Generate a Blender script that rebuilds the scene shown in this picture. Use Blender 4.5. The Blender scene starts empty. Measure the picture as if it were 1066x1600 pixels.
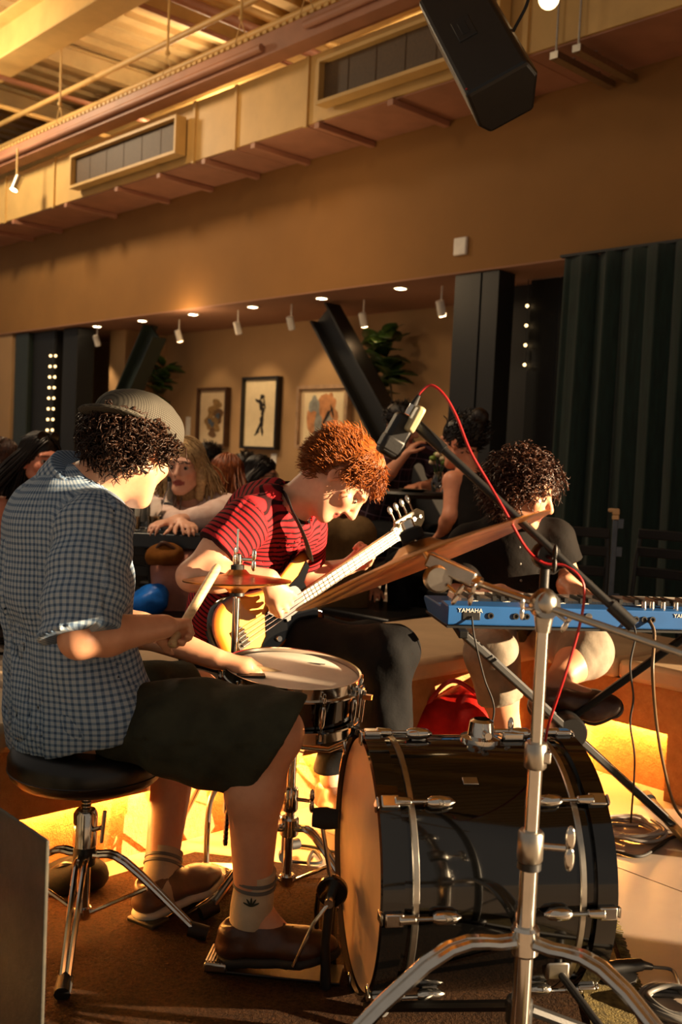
import bpy, bmesh, math, random
import numpy as np
from mathutils import Vector, Matrix

random.seed(7); rng = np.random.default_rng(7)
scene = bpy.context.scene
COL = scene.collection
R = math.radians

# ---------------------------------------------------------------- camera
FPX = 1556.0; PITCH = R(3.2); ROLL = .047; CAMH = 1.15
_f = np.array([0, math.cos(PITCH), -math.sin(PITCH)])
_r0 = np.array([1., 0, 0]); _u0 = np.array([0, math.sin(PITCH), math.cos(PITCH)])
_r = _r0 * math.cos(ROLL) + _u0 * math.sin(ROLL)
_u = -_r0 * math.sin(ROLL) + _u0 * math.cos(ROLL)
CAM = np.array([0, 0, CAMH])
cd = bpy.data.cameras.new('camera'); cam = bpy.data.objects.new('camera', cd); COL.objects.link(cam)
cd.sensor_fit = 'VERTICAL'; cd.sensor_height = 36; cd.lens = 36 * FPX / 1600
cd.clip_start = .05; cd.clip_end = 100
cd.dof.use_dof = True; cd.dof.focus_distance = 2.45; cd.dof.aperture_fstop = 4.5
cam.matrix_world = Matrix(((_r[0], _u[0], -_f[0], CAM[0]), (_r[1], _u[1], -_f[1], CAM[1]), (_r[2], _u[2], -_f[2], CAM[2]), (0, 0, 0, 1)))
scene.camera = cam

# ---------------------------------------------------------------- world, sun, exposure
wd = bpy.data.worlds.new('dusk'); scene.world = wd; wd.use_nodes = True
wb = wd.node_tree.nodes['Background']; wb.inputs[0].default_value = (1.0, .84, .68, 1); wb.inputs[1].default_value = .25
sl = bpy.data.lights.new('sun', 'SUN'); sl.energy = 26.0; sl.color = (1, .72, .43); sl.angle = R(.3)
sun = bpy.data.objects.new('sun', sl); COL.objects.link(sun)
SUN_TO = Vector((1, -.22, .155)).normalized()
sun.rotation_euler = SUN_TO.to_track_quat('Z', 'Y').to_euler(); sun.location = SUN_TO * 12
scene.view_settings.view_transform = 'Standard'; scene.view_settings.look = 'None'
scene.view_settings.exposure = 0.0; scene.view_settings.gamma = 1.0; scene.view_settings.use_curve_mapping = False
scene.cycles.use_denoising = True; scene.cycles.max_bounces = 6; scene.cycles.sample_clamp_indirect = 6
scene.cycles.caustics_reflective = False; scene.cycles.caustics_refractive = False

# ---------------------------------------------------------------- survey helpers (image point -> place in the room)
def ray(x, y): return _f + _r * (x - 533) / FPX + _u * (800 - y) / FPX
def P(x, y, Y): d = ray(x, y); return CAM + d * Y / d[1]
def PZ(x, y, z=0.): d = ray(x, y); return CAM + d * (z - CAMH) / d[2]
EU = np.array([.68336, -.73008, 0]); EV = np.array([.73008, .68336, 0]); EZ = np.array([0, 0, 1.])
def PV(x, y, v): d = ray(x, y); return CAM + d * v / d.dot(EV)
def PU(x, y, u): d = ray(x, y); return CAM + d * u / d.dot(EU)
def RM(u, v, z=0.): return EU * u + EV * v + EZ * z          # room frame: u along the back wall, v into it
ROOM = np.stack([EU, EV, EZ], 1)
ROOMZ = math.atan2(EU[1], EU[0])
def A(*a): return np.array(a, float)
def nrm(v): v = np.asarray(v, float); return v / (np.linalg.norm(v) + 1e-12)
def frame(f, up=(0, 0, 1)):                                  # columns: right, forward, up
    f = nrm(f); x = nrm(np.cross(f, up)); z = np.cross(x, f); return np.stack([x, f, z], 1)

# ---------------------------------------------------------------- materials
def lin(c):
    if isinstance(c, str): c = tuple(int(c[i:i+2], 16) / 255 for i in (0, 2, 4))
    return tuple((x / 12.92 if x <= .04045 else ((x + .055) / 1.055) ** 2.4) for x in c)
MATS = {}
class NT:
    def __init__(s, name):
        s.m = bpy.data.materials.new(name); s.m.use_nodes = True; s.t = s.m.node_tree
        s.b = s.t.nodes['Principled BSDF']; MATS[name] = s.m
    def n(s, typ, **kw):
        nd = s.t.nodes.new(typ)
        for k, v in kw.items():
            if hasattr(nd, k): setattr(nd, k, v)
            else: nd.inputs[k.replace('_', ' ')].default_value = v
        return nd
    def l(s, a, b): s.t.links.new(a, b)
    def set(s, **kw):
        for k, v in kw.items(): s.b.inputs[k.replace('_', ' ')].default_value = v
    def mix(s, a, b, fac, mode='MIX'):
        m = s.n('ShaderNodeMix', data_type='RGBA', blend_type=mode)
        for i, x in ((0, fac), (6, a), (7, b)):
            if hasattr(x, 'is_output'): s.l(x, m.inputs[i])
            else: m.inputs[i].default_value = x
        return m.outputs[2]
    def ramp(s, src, *stops):
        r = s.n('ShaderNodeValToRGB'); e = r.color_ramp.elements
        while len(e) < len(stops): e.new(.5)
        for q, (p, c) in zip(e, stops): q.position = p; q.color = c if len(c) == 4 else (*c, 1)
        s.l(src, r.inputs[0]); return r.outputs[0]
    def noise(s, scale, detail=4, rough=.55, coord='Object', stretch=None):
        tc = s.n('ShaderNodeTexCoord'); nz = s.n('ShaderNodeTexNoise', Scale=scale, Detail=detail, Roughness=rough)
        o = tc.outputs[coord]
        if stretch:
            mp = s.n('ShaderNodeMapping'); mp.inputs['Scale'].default_value = stretch; s.l(o, mp.inputs[0]); o = mp.outputs[0]
        s.l(o, nz.inputs['Vector']); return nz.outputs['Fac']
    def bump(s, h, strength=.3, dist=.002):
        b = s.n('ShaderNodeBump', Strength=strength, Distance=dist); s.l(h, b.inputs['Height']); s.l(b.outputs[0], s.b.inputs['Normal'])
def mat(name, c, rough=.6, metal=0., var=.18, vs=12., bump=0., bs=60., bd=.002, spec=.5, coat=0., sheen=0., sss=0., stretch=None, c2=None):
    if name in MATS: return MATS[name]
    t = NT(name); c = lin(c); c2 = lin(c2) if c2 else tuple(x * (1 - var * 1.6) for x in c)
    hi = tuple(min(1, x * (1 + var * .6)) for x in c)
    f = t.noise(vs, stretch=stretch)
    t.l(t.ramp(f, (.3, c2), (.68, hi)), t.b.inputs['Base Color'])
    t.set(Roughness=rough, Metallic=metal, Specular_IOR_Level=spec, Coat_Weight=coat, Sheen_Weight=sheen)
    if sss: t.set(Subsurface_Weight=sss, Subsurface_Radius=(.012, .005, .003), Subsurface_Scale=1.)
    if bump: t.bump(t.noise(bs, stretch=stretch), bump, bd)
    return t.m
def emis(name, c, s):
    t = NT(name); t.set(Base_Color=(*c, 1), Emission_Color=(*c, 1), Emission_Strength=s); return t.m

mat('chrome', 'd8d4cc', .13, 1., .06, 30); mat('chrome_dull', 'b9b4aa', .28, 1., .1, 40); mat('black_chrome', '3a3836', .2, 1., .1, 40)
mat('brass', 'c08a3a', .25, 1., .2, 30)
mat('cymbal_bronze', 'b87b3a', .34, 1., .3, 18, .25, 240, .0006, stretch=(1, 1, 1)); mat('black_metal', '0e0d0d', .5, 0., .2, 20, .1, 200)
mat('black_plastic', '0d0d0d', .45, 0., .2, 20, .15, 300, .0005); mat('rubber', '0c0b0b', .7); mat('black_lacquer', '050505', .09, 0., .2, 6, coat=.6)
mat('black_vinyl', '0b0a0a', .36, 0., .2, 20, .15, 250, .0006); mat('batter_film', 'd8b48c', .42, 0., .1, 8); mat('coated_white', 'e6d9c6', .55, 0., .08, 14)
mat('white_plastic', 'e5e0d6', .4, 0., .05); mat('pewter_cloth', '23211f', .85)
mat('red_rubber', 'a3161a', .42, 0., .1); mat('gray_rubber', '6c6a66', .5); mat('brown_rubber', '5a4326', .5)
# ---------------------------------------------------------------- mesh builder and object helpers
class MB:
    def __init__(s): s.v = []; s.f = []; s.n = 0
    def add(s, v, f):
        v = np.asarray(v, float).reshape(-1, 3); s.v.append(v); s.f += [tuple(int(i) + s.n for i in q) for q in f]; s.n += len(v); return s
    def box(s, c, size, M=None):
        h = np.asarray(size, float) / 2
        q = np.array([(x, y, z) for z in (-1, 1) for y in (-1, 1) for x in (-1, 1)]) * h
        if M is not None: q = q @ np.asarray(M).T
        return s.add(q + np.asarray(c, float), [(0, 2, 3, 1), (4, 5, 7, 6), (0, 1, 5, 4), (2, 6, 7, 3), (0, 4, 6, 2), (1, 3, 7, 5)])
    def rbox(s, u0, u1, v0, v1, z0, z1):                          # box in the room frame
        return s.box(RM((u0+u1)/2, (v0+v1)/2, (z0+z1)/2), (u1-u0, v1-v0, z1-z0), ROOM)
    def hexa(s, p): return s.add(p, [(0, 3, 2, 1), (4, 5, 6, 7), (0, 1, 5, 4), (1, 2, 6, 5), (2, 3, 7, 6), (3, 0, 4, 7)])
    def tube(s, pts, r, n=10, caps=True, closed=False, flat=1., up=None):
        pts = np.asarray(pts, float); m = len(pts); r = np.broadcast_to(np.asarray(r, float), (m,))
        T = np.gradient(pts, axis=0) if not closed else np.roll(pts, -1, 0) - np.roll(pts, 1, 0)
        T /= np.linalg.norm(T, axis=1)[:, None] + 1e-12
        a = np.array(up, float) if up is not None else (A(0, 0, 1) if abs(T[0][2]) < .9 else A(1, 0, 0))
        N = np.cross(np.cross(T[0], a), T[0]); N = nrm(N); vs = []; th = np.arange(n) * 2 * math.pi / n
        for i in range(m):
            N = N - T[i] * N.dot(T[i]); N = nrm(N); B = np.cross(T[i], N)
            vs.append(pts[i] + r[i] * (np.cos(th)[:, None] * N * flat + np.sin(th)[:, None] * B))
        f = []
        for i in range(m if closed else m - 1):
            k = (i + 1) % m
            for j in range(n):
                q = (j + 1) % n; f.append((i*n+j, i*n+q, k*n+q, k*n+j))
        v = np.concatenate(vs)
        if caps and not closed: f.append(tuple(range(n - 1, -1, -1))); f.append(tuple((m-1)*n + j for j in range(n)))
        return s.add(v, f)
    def rod(s, a, b, r, n=10, r2=None): return s.tube([a, b], [r, r if r2 is None else r2], n)
    def lathe(s, prof, o=(0, 0, 0), axis=(0, 0, 1), n=32, closed=False):
        ax = nrm(axis); x = nrm(np.cross(ax, (0, 0, 1) if abs(ax[2]) < .9 else (1, 0, 0))); y = np.cross(ax, x)
        th = np.arange(n) * 2 * math.pi / n; ring = np.cos(th)[:, None] * x + np.sin(th)[:, None] * y; vs = []; f = []
        for r_, h in prof: vs.append(np.asarray(o, float) + ring * max(r_, 1e-5) + ax * h)
        m = len(prof)
        for i in range(m if closed else m - 1):
            k = (i + 1) % m
            for j in range(n): q = (j+1) % n; f.append((i*n+j, i*n+q, k*n+q, k*n+j))
        if not closed:
            if prof[0][0] > 1e-4: f.append(tuple(range(n-1, -1, -1)))
            if prof[-1][0] > 1e-4: f.append(tuple((m-1)*n+j for j in range(n)))
        return s.add(np.concatenate(vs), f)
    def prism(s, poly, o, ex, ey, h, both=True):                   # polygon in (ex, ey), thickness h along ex x ey, centred
        ex = np.asarray(ex, float); ey = np.asarray(ey, float); ez = nrm(np.cross(ex, ey)); o = np.asarray(o, float)
        p = np.array([o + ex * x + ey * y for x, y in poly]); n = len(p); z0 = -h/2 if both else 0
        v = np.concatenate([p + ez * z0, p + ez * (z0 + h)])
        return s.add(v, [tuple(range(n-1, -1, -1)), tuple(range(n, 2*n))] + [(i, (i+1) % n, n+(i+1) % n, n+i) for i in range(n)])
    def ell(s, c, r, M=None, n=16, m=10):
        r = np.broadcast_to(np.asarray(r, float), (3,)); v = []; f = []
        for i in range(m + 1):
            t = math.pi * i / m
            for j in range(n): p = 2*math.pi*j/n; v.append((max(math.sin(t), 1e-4)*math.cos(p), max(math.sin(t), 1e-4)*math.sin(p), math.cos(t)))
        for i in range(m):
            for j in range(n): q = (j+1) % n; f.append((i*n+j, (i+1)*n+j, (i+1)*n+q, i*n+q))
        v = np.array(v) * r
        if M is not None: v = v @ np.asarray(M).T
        return s.add(v + np.asarray(c, float), f)
    def build(s, name, m, parent=None, sm=38, local=False, bevel=0., loc=None):
        v = np.concatenate(s.v) if s.v else np.zeros((0, 3)); return mesh_obj(name, v, s.f, m, parent, sm, local, bevel, loc)

def mesh_obj(name, v, f, m, parent=None, sm=38, local=False, bevel=0., loc=None, recalc=True, attrs=None):
    me = bpy.data.meshes.new(name); v = np.asarray(v, float)
    W = None
    if not local:
        if parent is not None:
            W = np.array(root_matrix(parent).inverted())
        elif loc is not None: W = np.eye(4); W[:3, 3] = -np.asarray(loc, float)
    if W is not None: v = v @ W[:3, :3].T + W[:3, 3]
    if isinstance(f, np.ndarray):
        n = len(f); k = f.shape[1]
        me.vertices.add(len(v)); me.vertices.foreach_set('co', v.astype(np.float32).ravel())
        me.loops.add(n*k); me.loops.foreach_set('vertex_index', f.astype(np.int32).ravel())
        me.polygons.add(n); me.polygons.foreach_set('loop_start', np.arange(0, n*k, k, dtype=np.int32)); me.update(calc_edges=True); me.validate()
    else:
        me.from_pydata([tuple(x) for x in v], [], f)
        if recalc:
            bm = bmesh.new(); bm.from_mesh(me); bmesh.ops.recalc_face_normals(bm, faces=bm.faces); bm.to_mesh(me); bm.free()
    if sm:
        me.polygons.foreach_set('use_smooth', np.ones(len(me.polygons), bool))
        if sm < 180: me.set_sharp_from_angle(angle=R(sm))
    for k, (typ, arr) in (attrs or {}).items():
        a = me.attributes.new(k, typ, 'POINT'); a.data.foreach_set('color' if 'COLOR' in typ else 'vector', np.asarray(arr, np.float32).ravel())
    me.materials.append(MATS[m] if isinstance(m, str) else m)
    o = bpy.data.objects.new(name, me); COL.objects.link(o)
    if parent is not None: o.parent = parent
    elif loc is not None: o.location = loc
    if bevel: b = o.modifiers.new('bevel', 'BEVEL'); b.width = bevel; b.segments = 2; b.limit_method = 'ANGLE'; b.angle_limit = R(50)
    return o
def root_matrix(o):
    M = Matrix.LocRotScale(o.location, o.rotation_euler, o.scale)
    return root_matrix(o.parent) @ M if o.parent else M
def tag(o, label=None, cat=None, group=None, kind=None):
    if label: o['label'] = label
    if cat: o['category'] = cat
    if group: o['group'] = group
    if kind: o['kind'] = kind
    return o
def thing(name, label, cat, loc=(0, 0, 0), rz=0., group=None):
    o = bpy.data.objects.new(name, None); COL.objects.link(o); o.location = tuple(float(x) for x in loc); o.rotation_euler = (0, 0, rz); o.empty_display_size = .05
    return tag(o, label, cat, group)
def struct(mb, name, m, parent=None, **k):
    o = mb.build(name, m, parent, **k)
    if parent is None: o['kind'] = 'structure'
    return o
def copy_tree(o, parent=None):
    c = o.copy(); COL.objects.link(c); c.parent = parent
    for ch in o.children: copy_tree(ch, c)
    return c
def spline(pts, n=40):                                             # Catmull-Rom through points
    p = np.asarray(pts, float); p = np.concatenate([[2*p[0]-p[1]], p, [2*p[-1]-p[-2]]]); out = []
    k = len(p) - 3; per = max(2, n // k)
    for i in range(k):
        t = np.linspace(0, 1, per, endpoint=(i == k-1))[:, None]; a, b, c, d = p[i:i+4]
        out.append(.5*((2*b)+(c-a)*t+(2*a-5*b+4*c-d)*t*t+(-a+3*b-3*c+d)*t**3))
    return np.concatenate(out)
def cable(name, pts, r, m, label, cat='cable', n=70, group=None):
    c = spline(pts, n); lo = c[c[:, 2].argmin()]
    return tag(MB().tube(c, r, 8).build(name, m, loc=lo, sm=180), label, cat, group)

# ---------------------------------------------------------------- implicit surfaces (bodies and clothes)
class SDF:
    def __init__(s, vox=.006): s.vox = vox; s.ops = []; s.lo = np.full(3, 1e9); s.hi = -s.lo
    def _q(s, pts, r):
        lo = np.min(pts, 0) - r; hi = np.max(pts, 0) + r; s.lo = np.minimum(s.lo, lo); s.hi = np.maximum(s.hi, hi)
    def cone(s, a, b, ra, rb=None, k=.02, flat=None, sub=False):
        a = np.asarray(a, float); b = np.asarray(b, float); rb = ra if rb is None else rb
        e = max(1., flat[1] if flat else 1.)
        if not sub: s._q([a, b], max(ra, rb) * e)
        s.ops.append(('c', a, b, ra, rb, k, flat, sub, max(ra, rb)*e)); return s
    def chain(s, pts, rs, k=.02, flat=None):
        for i in range(len(pts)-1): s.cone(pts[i], pts[i+1], rs[i], rs[i+1], k, flat)
        return s
    def ell(s, c, r, M=None, k=.02, sub=False):
        c = np.asarray(c, float); r = np.broadcast_to(np.asarray(r, float), (3,)).copy()
        if not sub: s._q([c], r.max())
        s.ops.append(('e', c, r, np.eye(3) if M is None else np.asarray(M), k, sub)); return s
    def cut(s, p, n, near=None): s.ops.append(('x', np.asarray(p, float), nrm(n), near)); return s
    def shell(s, t): s.ops.append(('s', t)); return s
    def run(s):
        v = s.vox; lo = s.lo - 4*v - .01; hi = s.hi + 4*v + .01; n = np.ceil((hi-lo)/v).astype(int) + 1
        ax = [(lo[i] + np.arange(n[i])*v).astype(np.float32) for i in range(3)]; D = np.full(tuple(n), .2, np.float32)
        def sub(l, h):
            i0 = [max(0, int((l[i]-lo[i])/v)) for i in range(3)]; i1 = [min(n[i], int((h[i]-lo[i])/v)+2) for i in range(3)]
            if any(i1[i] <= i0[i] for i in range(3)): return None, None
            sl = tuple(slice(i0[i], i1[i]) for i in range(3))
            return sl, (ax[0][sl[0]][:, None, None], ax[1][sl[1]][None, :, None], ax[2][sl[2]][None, None, :])
        for o in s.ops:
            if o[0] == 'c':
                _, a, b, ra, rb, k, flat, neg, rm = o; m = rm + k + 3*v
                sl, g = sub(np.minimum(a, b)-m, np.maximum(a, b)+m)
                if sl is None: continue
                px, py, pz = (np.float32(1)*(g[i]-np.float32(a[i])) for i in range(3)); ba = b - a
                if flat:
                    nn = nrm(flat[0]); q = 1/flat[1]-1; dt = px*nn[0]+py*nn[1]+pz*nn[2]
                    px = px+nn[0]*q*dt; py = py+nn[1]*q*dt; pz = pz+nn[2]*q*dt; ba = ba + nn*q*ba.dot(nn)
                t = np.clip((px*ba[0]+py*ba[1]+pz*ba[2])/(ba.dot(ba)+1e-12), 0, 1)
                d = np.sqrt((px-ba[0]*t)**2+(py-ba[1]*t)**2+(pz-ba[2]*t)**2)-(ra+(rb-ra)*t)
            elif o[0] == 'e':
                _, c, r, M, k, neg = o; m = r.max() + k + 3*v
                sl, g = sub(c-m, c+m)
                if sl is None: continue
                px, py, pz = (g[i]-np.float32(c[i]) for i in range(3))
                q = [px*M[0, i]+py*M[1, i]+pz*M[2, i] for i in range(3)]
                k0 = np.sqrt(sum((q[i]/r[i])**2 for i in range(3))); k1 = np.sqrt(sum((q[i]/r[i]**2)**2 for i in range(3)))
                d = k0*(k0-1)/(k1+1e-6)
            elif o[0] == 'x':
                _, p, nn, near = o
                if near is None: sl, g = sub(lo, hi)
                else: sl, g = sub(np.asarray(near[0])-near[1], np.asarray(near[0])+near[1])
                if sl is None: continue
                d = (g[0]-p[0])*nn[0]+(g[1]-p[1])*nn[1]+(g[2]-p[2])*nn[2]
                if near is not None: 
                    c, rr = near; d = np.where((g[0]-c[0])**2+(g[1]-c[1])**2+(g[2]-c[2])**2 < rr*rr, d, -1)
                D[sl] = np.maximum(D[sl], d); continue
            else: D = np.maximum(D, -(D+o[1])); continue
            e = D[sl]; d = d.astype(np.float32)
            if neg: h = np.clip(.5-.5*(e+d)/k, 0, 1); D[sl] = e*(1-h)+(-d)*h+k*h*(1-h)
            else: h = np.clip(.5+.5*(e-d)/k, 0, 1); D[sl] = e*(1-h)+d*h-k*h*(1-h)
        return nets(D, lo, v)
def nets(D, lo, v):
    S = D < 0; a = S[:-1, :-1, :-1].astype(np.int8); c = np.zeros_like(a)
    C8 = [(i, j, k) for i in (0, 1) for j in (0, 1) for k in (0, 1)]; N = D.shape
    for i, j, k in C8: c += S[i:N[0]-1+i, j:N[1]-1+j, k:N[2]-1+k]
    idx = np.argwhere((c > 0) & (c < 8)); I = -np.ones(c.shape, np.int32); I[tuple(idx.T)] = np.arange(len(idx))
    val = {q: D[idx[:, 0]+q[0], idx[:, 1]+q[1], idx[:, 2]+q[2]] for q in C8}
    acc = np.zeros((len(idx), 3)); cnt = np.zeros(len(idx))
    for q in C8:
        for x in range(3):
            if q[x]: continue
            w = list(q); w[x] = 1; w = tuple(w); d0, d1 = val[q], val[w]; mk = (d0 < 0) != (d1 < 0)
            t = np.where(mk, d0/np.where(mk, d0-d1, 1), 0); p = np.tile(np.array(q, float), (len(idx), 1)); p[:, x] = t
            acc += p*mk[:, None]; cnt += mk
    V = lo + v*(idx + acc/np.maximum(cnt, 1)[:, None]); F = []
    for x in range(3):
        y, z = (x+1) % 3, (x+2) % 3
        s0 = [slice(None)]*3; s1 = [slice(None)]*3; s0[x] = slice(0, -1); s1[x] = slice(1, None)
        e = S[tuple(s0)] != S[tuple(s1)]; q = np.argwhere(e)
        q = q[(q[:, y] > 0) & (q[:, z] > 0) & (q[:, y] < N[y]-1) & (q[:, z] < N[z]-1)]
        if not len(q): continue
        def cell(dy, dz): w = q.copy(); w[:, y] += dy; w[:, z] += dz; return I[tuple(w.T)]
        f = np.stack([cell(-1, -1), cell(0, -1), cell(0, 0), cell(-1, 0)], 1)
        ins = S[tuple(q.T)]; f[~ins] = f[~ins][:, ::-1]; F.append(f)
    return V, np.concatenate(F)
def relax(V, F, it=2):                                             # Laplacian smoothing
    E = np.concatenate([F[:, [0, 1]], F[:, [1, 2]], F[:, [2, 3]], F[:, [3, 0]]])
    for _ in range(it):
        s = np.zeros_like(V); c = np.zeros(len(V))
        for a, b in ((0, 1), (1, 0)):
            for x in range(3): s[:, x] += np.bincount(E[:, a], V[E[:, b], x], len(V))
            c += np.bincount(E[:, a], minlength=len(V))
        V = .5*V + .5*s/np.maximum(c, 1)[:, None]
    return V
def vnorm(V, F):
    n = np.cross(V[F[:, 2]]-V[F[:, 0]], V[F[:, 3]]-V[F[:, 1]]); o = np.zeros_like(V)
    for k in range(4):
        for x in range(3): o[:, x] += np.bincount(F[:, k], n[:, x], len(V))
    return o/(np.linalg.norm(o, axis=1)[:, None]+1e-12)
def wob(V, f, seed=0):                                             # cheap smooth noise
    g = np.random.default_rng(seed); o = np.zeros(len(V))
    for i in range(6):
        k = nrm(g.normal(size=3))*f*(1+.35*i); o += np.sin(V@k+g.uniform(0, 6.3)+1.2*np.sin(V@(nrm(g.normal(size=3))*f*.6)))/(1+.3*i)
    return o/3.2
# ================================================================ the setting
t = NT('concrete_floor'); f = t.noise(2.2, 6, .6)
t.l(t.ramp(f, (.15, lin('968678')), (.85, lin('b0a090'))), t.b.inputs['Base Color']); t.set(Roughness=.34, Specular_IOR_Level=.5)
f2 = t.noise(7, 5); t.l(t.ramp(f2, (.1, (.3,)*3), (.9, (.42,)*3)), t.b.inputs['Roughness']); t.bump(t.noise(40, 5), .06, .002)
mat('brown_paint', '8e6431', .85, 0., .06, 1.5, .08, 90); mat('pink_paint', '9c7258', .85, 0., .05, 2.)
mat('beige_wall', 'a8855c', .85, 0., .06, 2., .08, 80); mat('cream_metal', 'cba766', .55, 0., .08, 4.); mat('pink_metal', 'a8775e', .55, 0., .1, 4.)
mat('grille_mesh', '523c22', .6, 0., .15, 60., .4, 300); mat('deck_metal', 'c7ab78', .6, 0., .12, 3.); mat('dark_steel', '100f0e', .45, 0., .2, 8.)
mat('green_steel', '1c2620', .5, 0., .15, 6.); mat('black_panel', '070707', .6, 0., .2, 5.); mat('velvet_green', '0f2722', .95, 0., .3, 14., .15, 140, .002, sheen=.15, stretch=(3, 3, .4))
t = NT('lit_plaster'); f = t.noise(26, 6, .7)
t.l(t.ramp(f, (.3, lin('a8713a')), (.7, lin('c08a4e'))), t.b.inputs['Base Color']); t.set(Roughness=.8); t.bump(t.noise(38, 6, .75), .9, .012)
mat('bench_leather', 'b69a78', .5, 0., .1, 6., .12, 160); mat('soil', '2c2018', .9)
emis('led_amber', (1.0, .43, .085), 255.); emis('downlight_glow', (1.0, .74, .42), 22.); emis('bulb_glow', (1.0, .66, .30), 5.); emis('spot_glow', (1., .72, .4), 60.)

ORD = ('first', 'second', 'third', 'fourth', 'fifth', 'sixth', 'seventh', 'eighth', 'ninth', 'tenth', 'eleventh', 'twelfth')
# floor: a base with saw-cut concrete slabs
fl = struct(MB().rbox(-22, 10, -5, 7.5, -.2, -.012), 'floor', 'soil')
for iu in range(-22, 10, 4):
    for v0, v1 in ((-5, -2.55), (-2.55, 0), (0, 2.55), (2.55, 5.1), (5.1, 7.5)):
        MB().rbox(iu + .003, iu + 3.997, v0 + .003, v1 - .003, -.012, 0).build('floor_slab', 'concrete_floor', fl)
# walls and alcove
CZ = 2.65; SV = 6.08; BV = 7.36
struct(MB().rbox(-22, 7, SV, SV + .2, CZ, 4.4), 'wall_back', 'brown_paint')
struct(MB().rbox(-22, -2.35, SV + .2, BV, CZ, CZ + .1), 'ceiling', 'pink_paint')
struct(MB().rbox(-22, 7, SV, SV + .2, CZ - .012, CZ), 'trim_1', 'pink_paint')
struct(MB().rbox(-22, -5.2, BV, BV + .15, 0, CZ + .1), 'wall_alcove', 'beige_wall')
struct(MB().rbox(-11.8, -11.42, 6.74, 7.36, 0, CZ), 'wall_return', 'beige_wall')
struct(MB().rbox(-22, -13.4, 6.12, 6.25, 0, CZ), 'wall_left', 'beige_wall')
# corrugated roof deck
mb = MB()
u = -24.
while u < 5:
    mb.rbox(u, u + .2, 1.0, 13, 6.44, 6.48); mb.rbox(u + .2, u + .36, 1.0, 13, 6.36, 6.40); mb.rbox(u + .18, u + .2, 1., 13, 6.36, 6.48); mb.rbox(u + .34, u + .36, 1., 13, 6.40, 6.48); u += .36
dk = struct(mb, 'ceiling.001', 'deck_metal', sm=0)
struct(MB().rbox(-24, 5, 12.9, 13.1, 4.3, 6.36), 'wall_far', 'brown_paint'); struct(MB().rbox(-24, 5, SV + .2, 12.9, 4.3, 4.4), 'ceiling.002', 'brown_paint')
def ibeam(mb, p0, p1, w, h, up=(0, 0, 1), th=.02):
    p0 = np.asarray(p0); p1 = np.asarray(p1); d = nrm(p1 - p0); L = np.linalg.norm(p1 - p0); M = frame(d, up); c = (p0 + p1) / 2
    mb.box(c + M[:, 2] * (h/2 - th/2), (w, L, th), M).box(c - M[:, 2] * (h/2 - th/2), (w, L, th), M).box(c, (th, L, h - 2*th), M); return mb
for nm, v, w, h, z, lab in (('roof_beam', 5.0, .34, .5, 5.66, 'wide cream steel roof beam nearest the air duct'), ('roof_beam', 3.3, .34, .5, 5.7, 'second cream steel roof beam, nearer to the camera'), ('roof_beam', 7.6, .3, .4, 5.85, 'third roof beam, in the dark above the far side of the duct'), ('roof_beam', 9.8, .3, .4, 5.85, 'furthest roof beam in the dark ceiling space')):
    tag(ibeam(MB(), RM(-20, v, z), RM(3, v, z), w, h).build(nm, 'cream_metal', sm=0, loc=RM(-8, v, z - h/2)), lab, 'beam')
for k, u in enumerate((-14.6, -12.4, -10.1, -7.6, -5.2)):
    tag(ibeam(MB(), RM(u, 1.6, 6.2), RM(u, 12.8, 6.2), .16, .26).build('roof_joist', 'deck_metal', sm=0, loc=RM(u, 4.3, 6.07)), 'cream roof joist under the corrugated deck, %s from the left' % ORD[k], 'joist', 'roof joists')
for k, (u, v0, z, r, m) in enumerate(((-8.92, 5.2, 5.52, .026, 'pink_metal'), (-8.5, 5.2, 5.52, .055, 'pink_metal'), (-8.25, 5.2, 5.56, .04, 'cream_metal'), (-12.3, 3.9, 5.3, .03, 'cream_metal'), (-11.2, 4.2, 5.25, .03, 'pink_metal'))):
    tag(MB().rod(RM(u, v0 - .9, z), RM(u, 10.5, z), r, 12).build('ceiling_pipe', m, loc=RM(u, 5.6, z - r)), ['thin pipe, left of the pipe bundle beside the ceiling edge', 'thick pink pipe in the middle of the ceiling pipe bundle', 'cream pipe, rightmost of the ceiling pipe bundle', 'cream conduit crossing in front of the wide roof beam', 'pinkish conduit crossing under the corrugated deck'][k], 'pipe')
for k, (u, v, z) in enumerate(((-10.6, 5.62, 4.95), (-12.2, 5.55, 4.95))):
    tag(MB().rod(RM(u - 6, v, z + .25*k), RM(u + 9, v, z + .25*k), .03, 10).build('ceiling_pipe', 'cream_metal', loc=RM(u, v, z)), ['long cream conduit parallel to the duct, lower one', 'long cream conduit parallel to the duct, upper one'][k], 'pipe')

# air duct along the wall
DZ0, DZ1, DV = 3.865, 4.43, 5.44
du = thing('air_duct', 'long cream sheet-metal air duct along the top of the brown wall', 'duct', RM(-8, 5.76, DZ0))
seams = [-20, -15.2, -13.4, -12.19, -10.9, -8.08, -7.43, -6.45, -4.22, -2.6, 3]
for a, b in zip(seams[:-1], seams[1:]):
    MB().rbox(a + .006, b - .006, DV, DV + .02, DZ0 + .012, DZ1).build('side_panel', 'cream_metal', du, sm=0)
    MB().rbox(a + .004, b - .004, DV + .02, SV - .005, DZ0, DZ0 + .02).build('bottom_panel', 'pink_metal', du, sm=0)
    MB().rbox(b - .02, b + .02, DV - .022, DV, DZ0 - .01, DZ1).build('seam_flange', 'cream_metal', du, sm=0)
MB().rbox(-20, 3, DV + .02, SV - .005, DZ1 - .02, DZ1).build('top_panel', 'cream_metal', du, sm=0)
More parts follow.
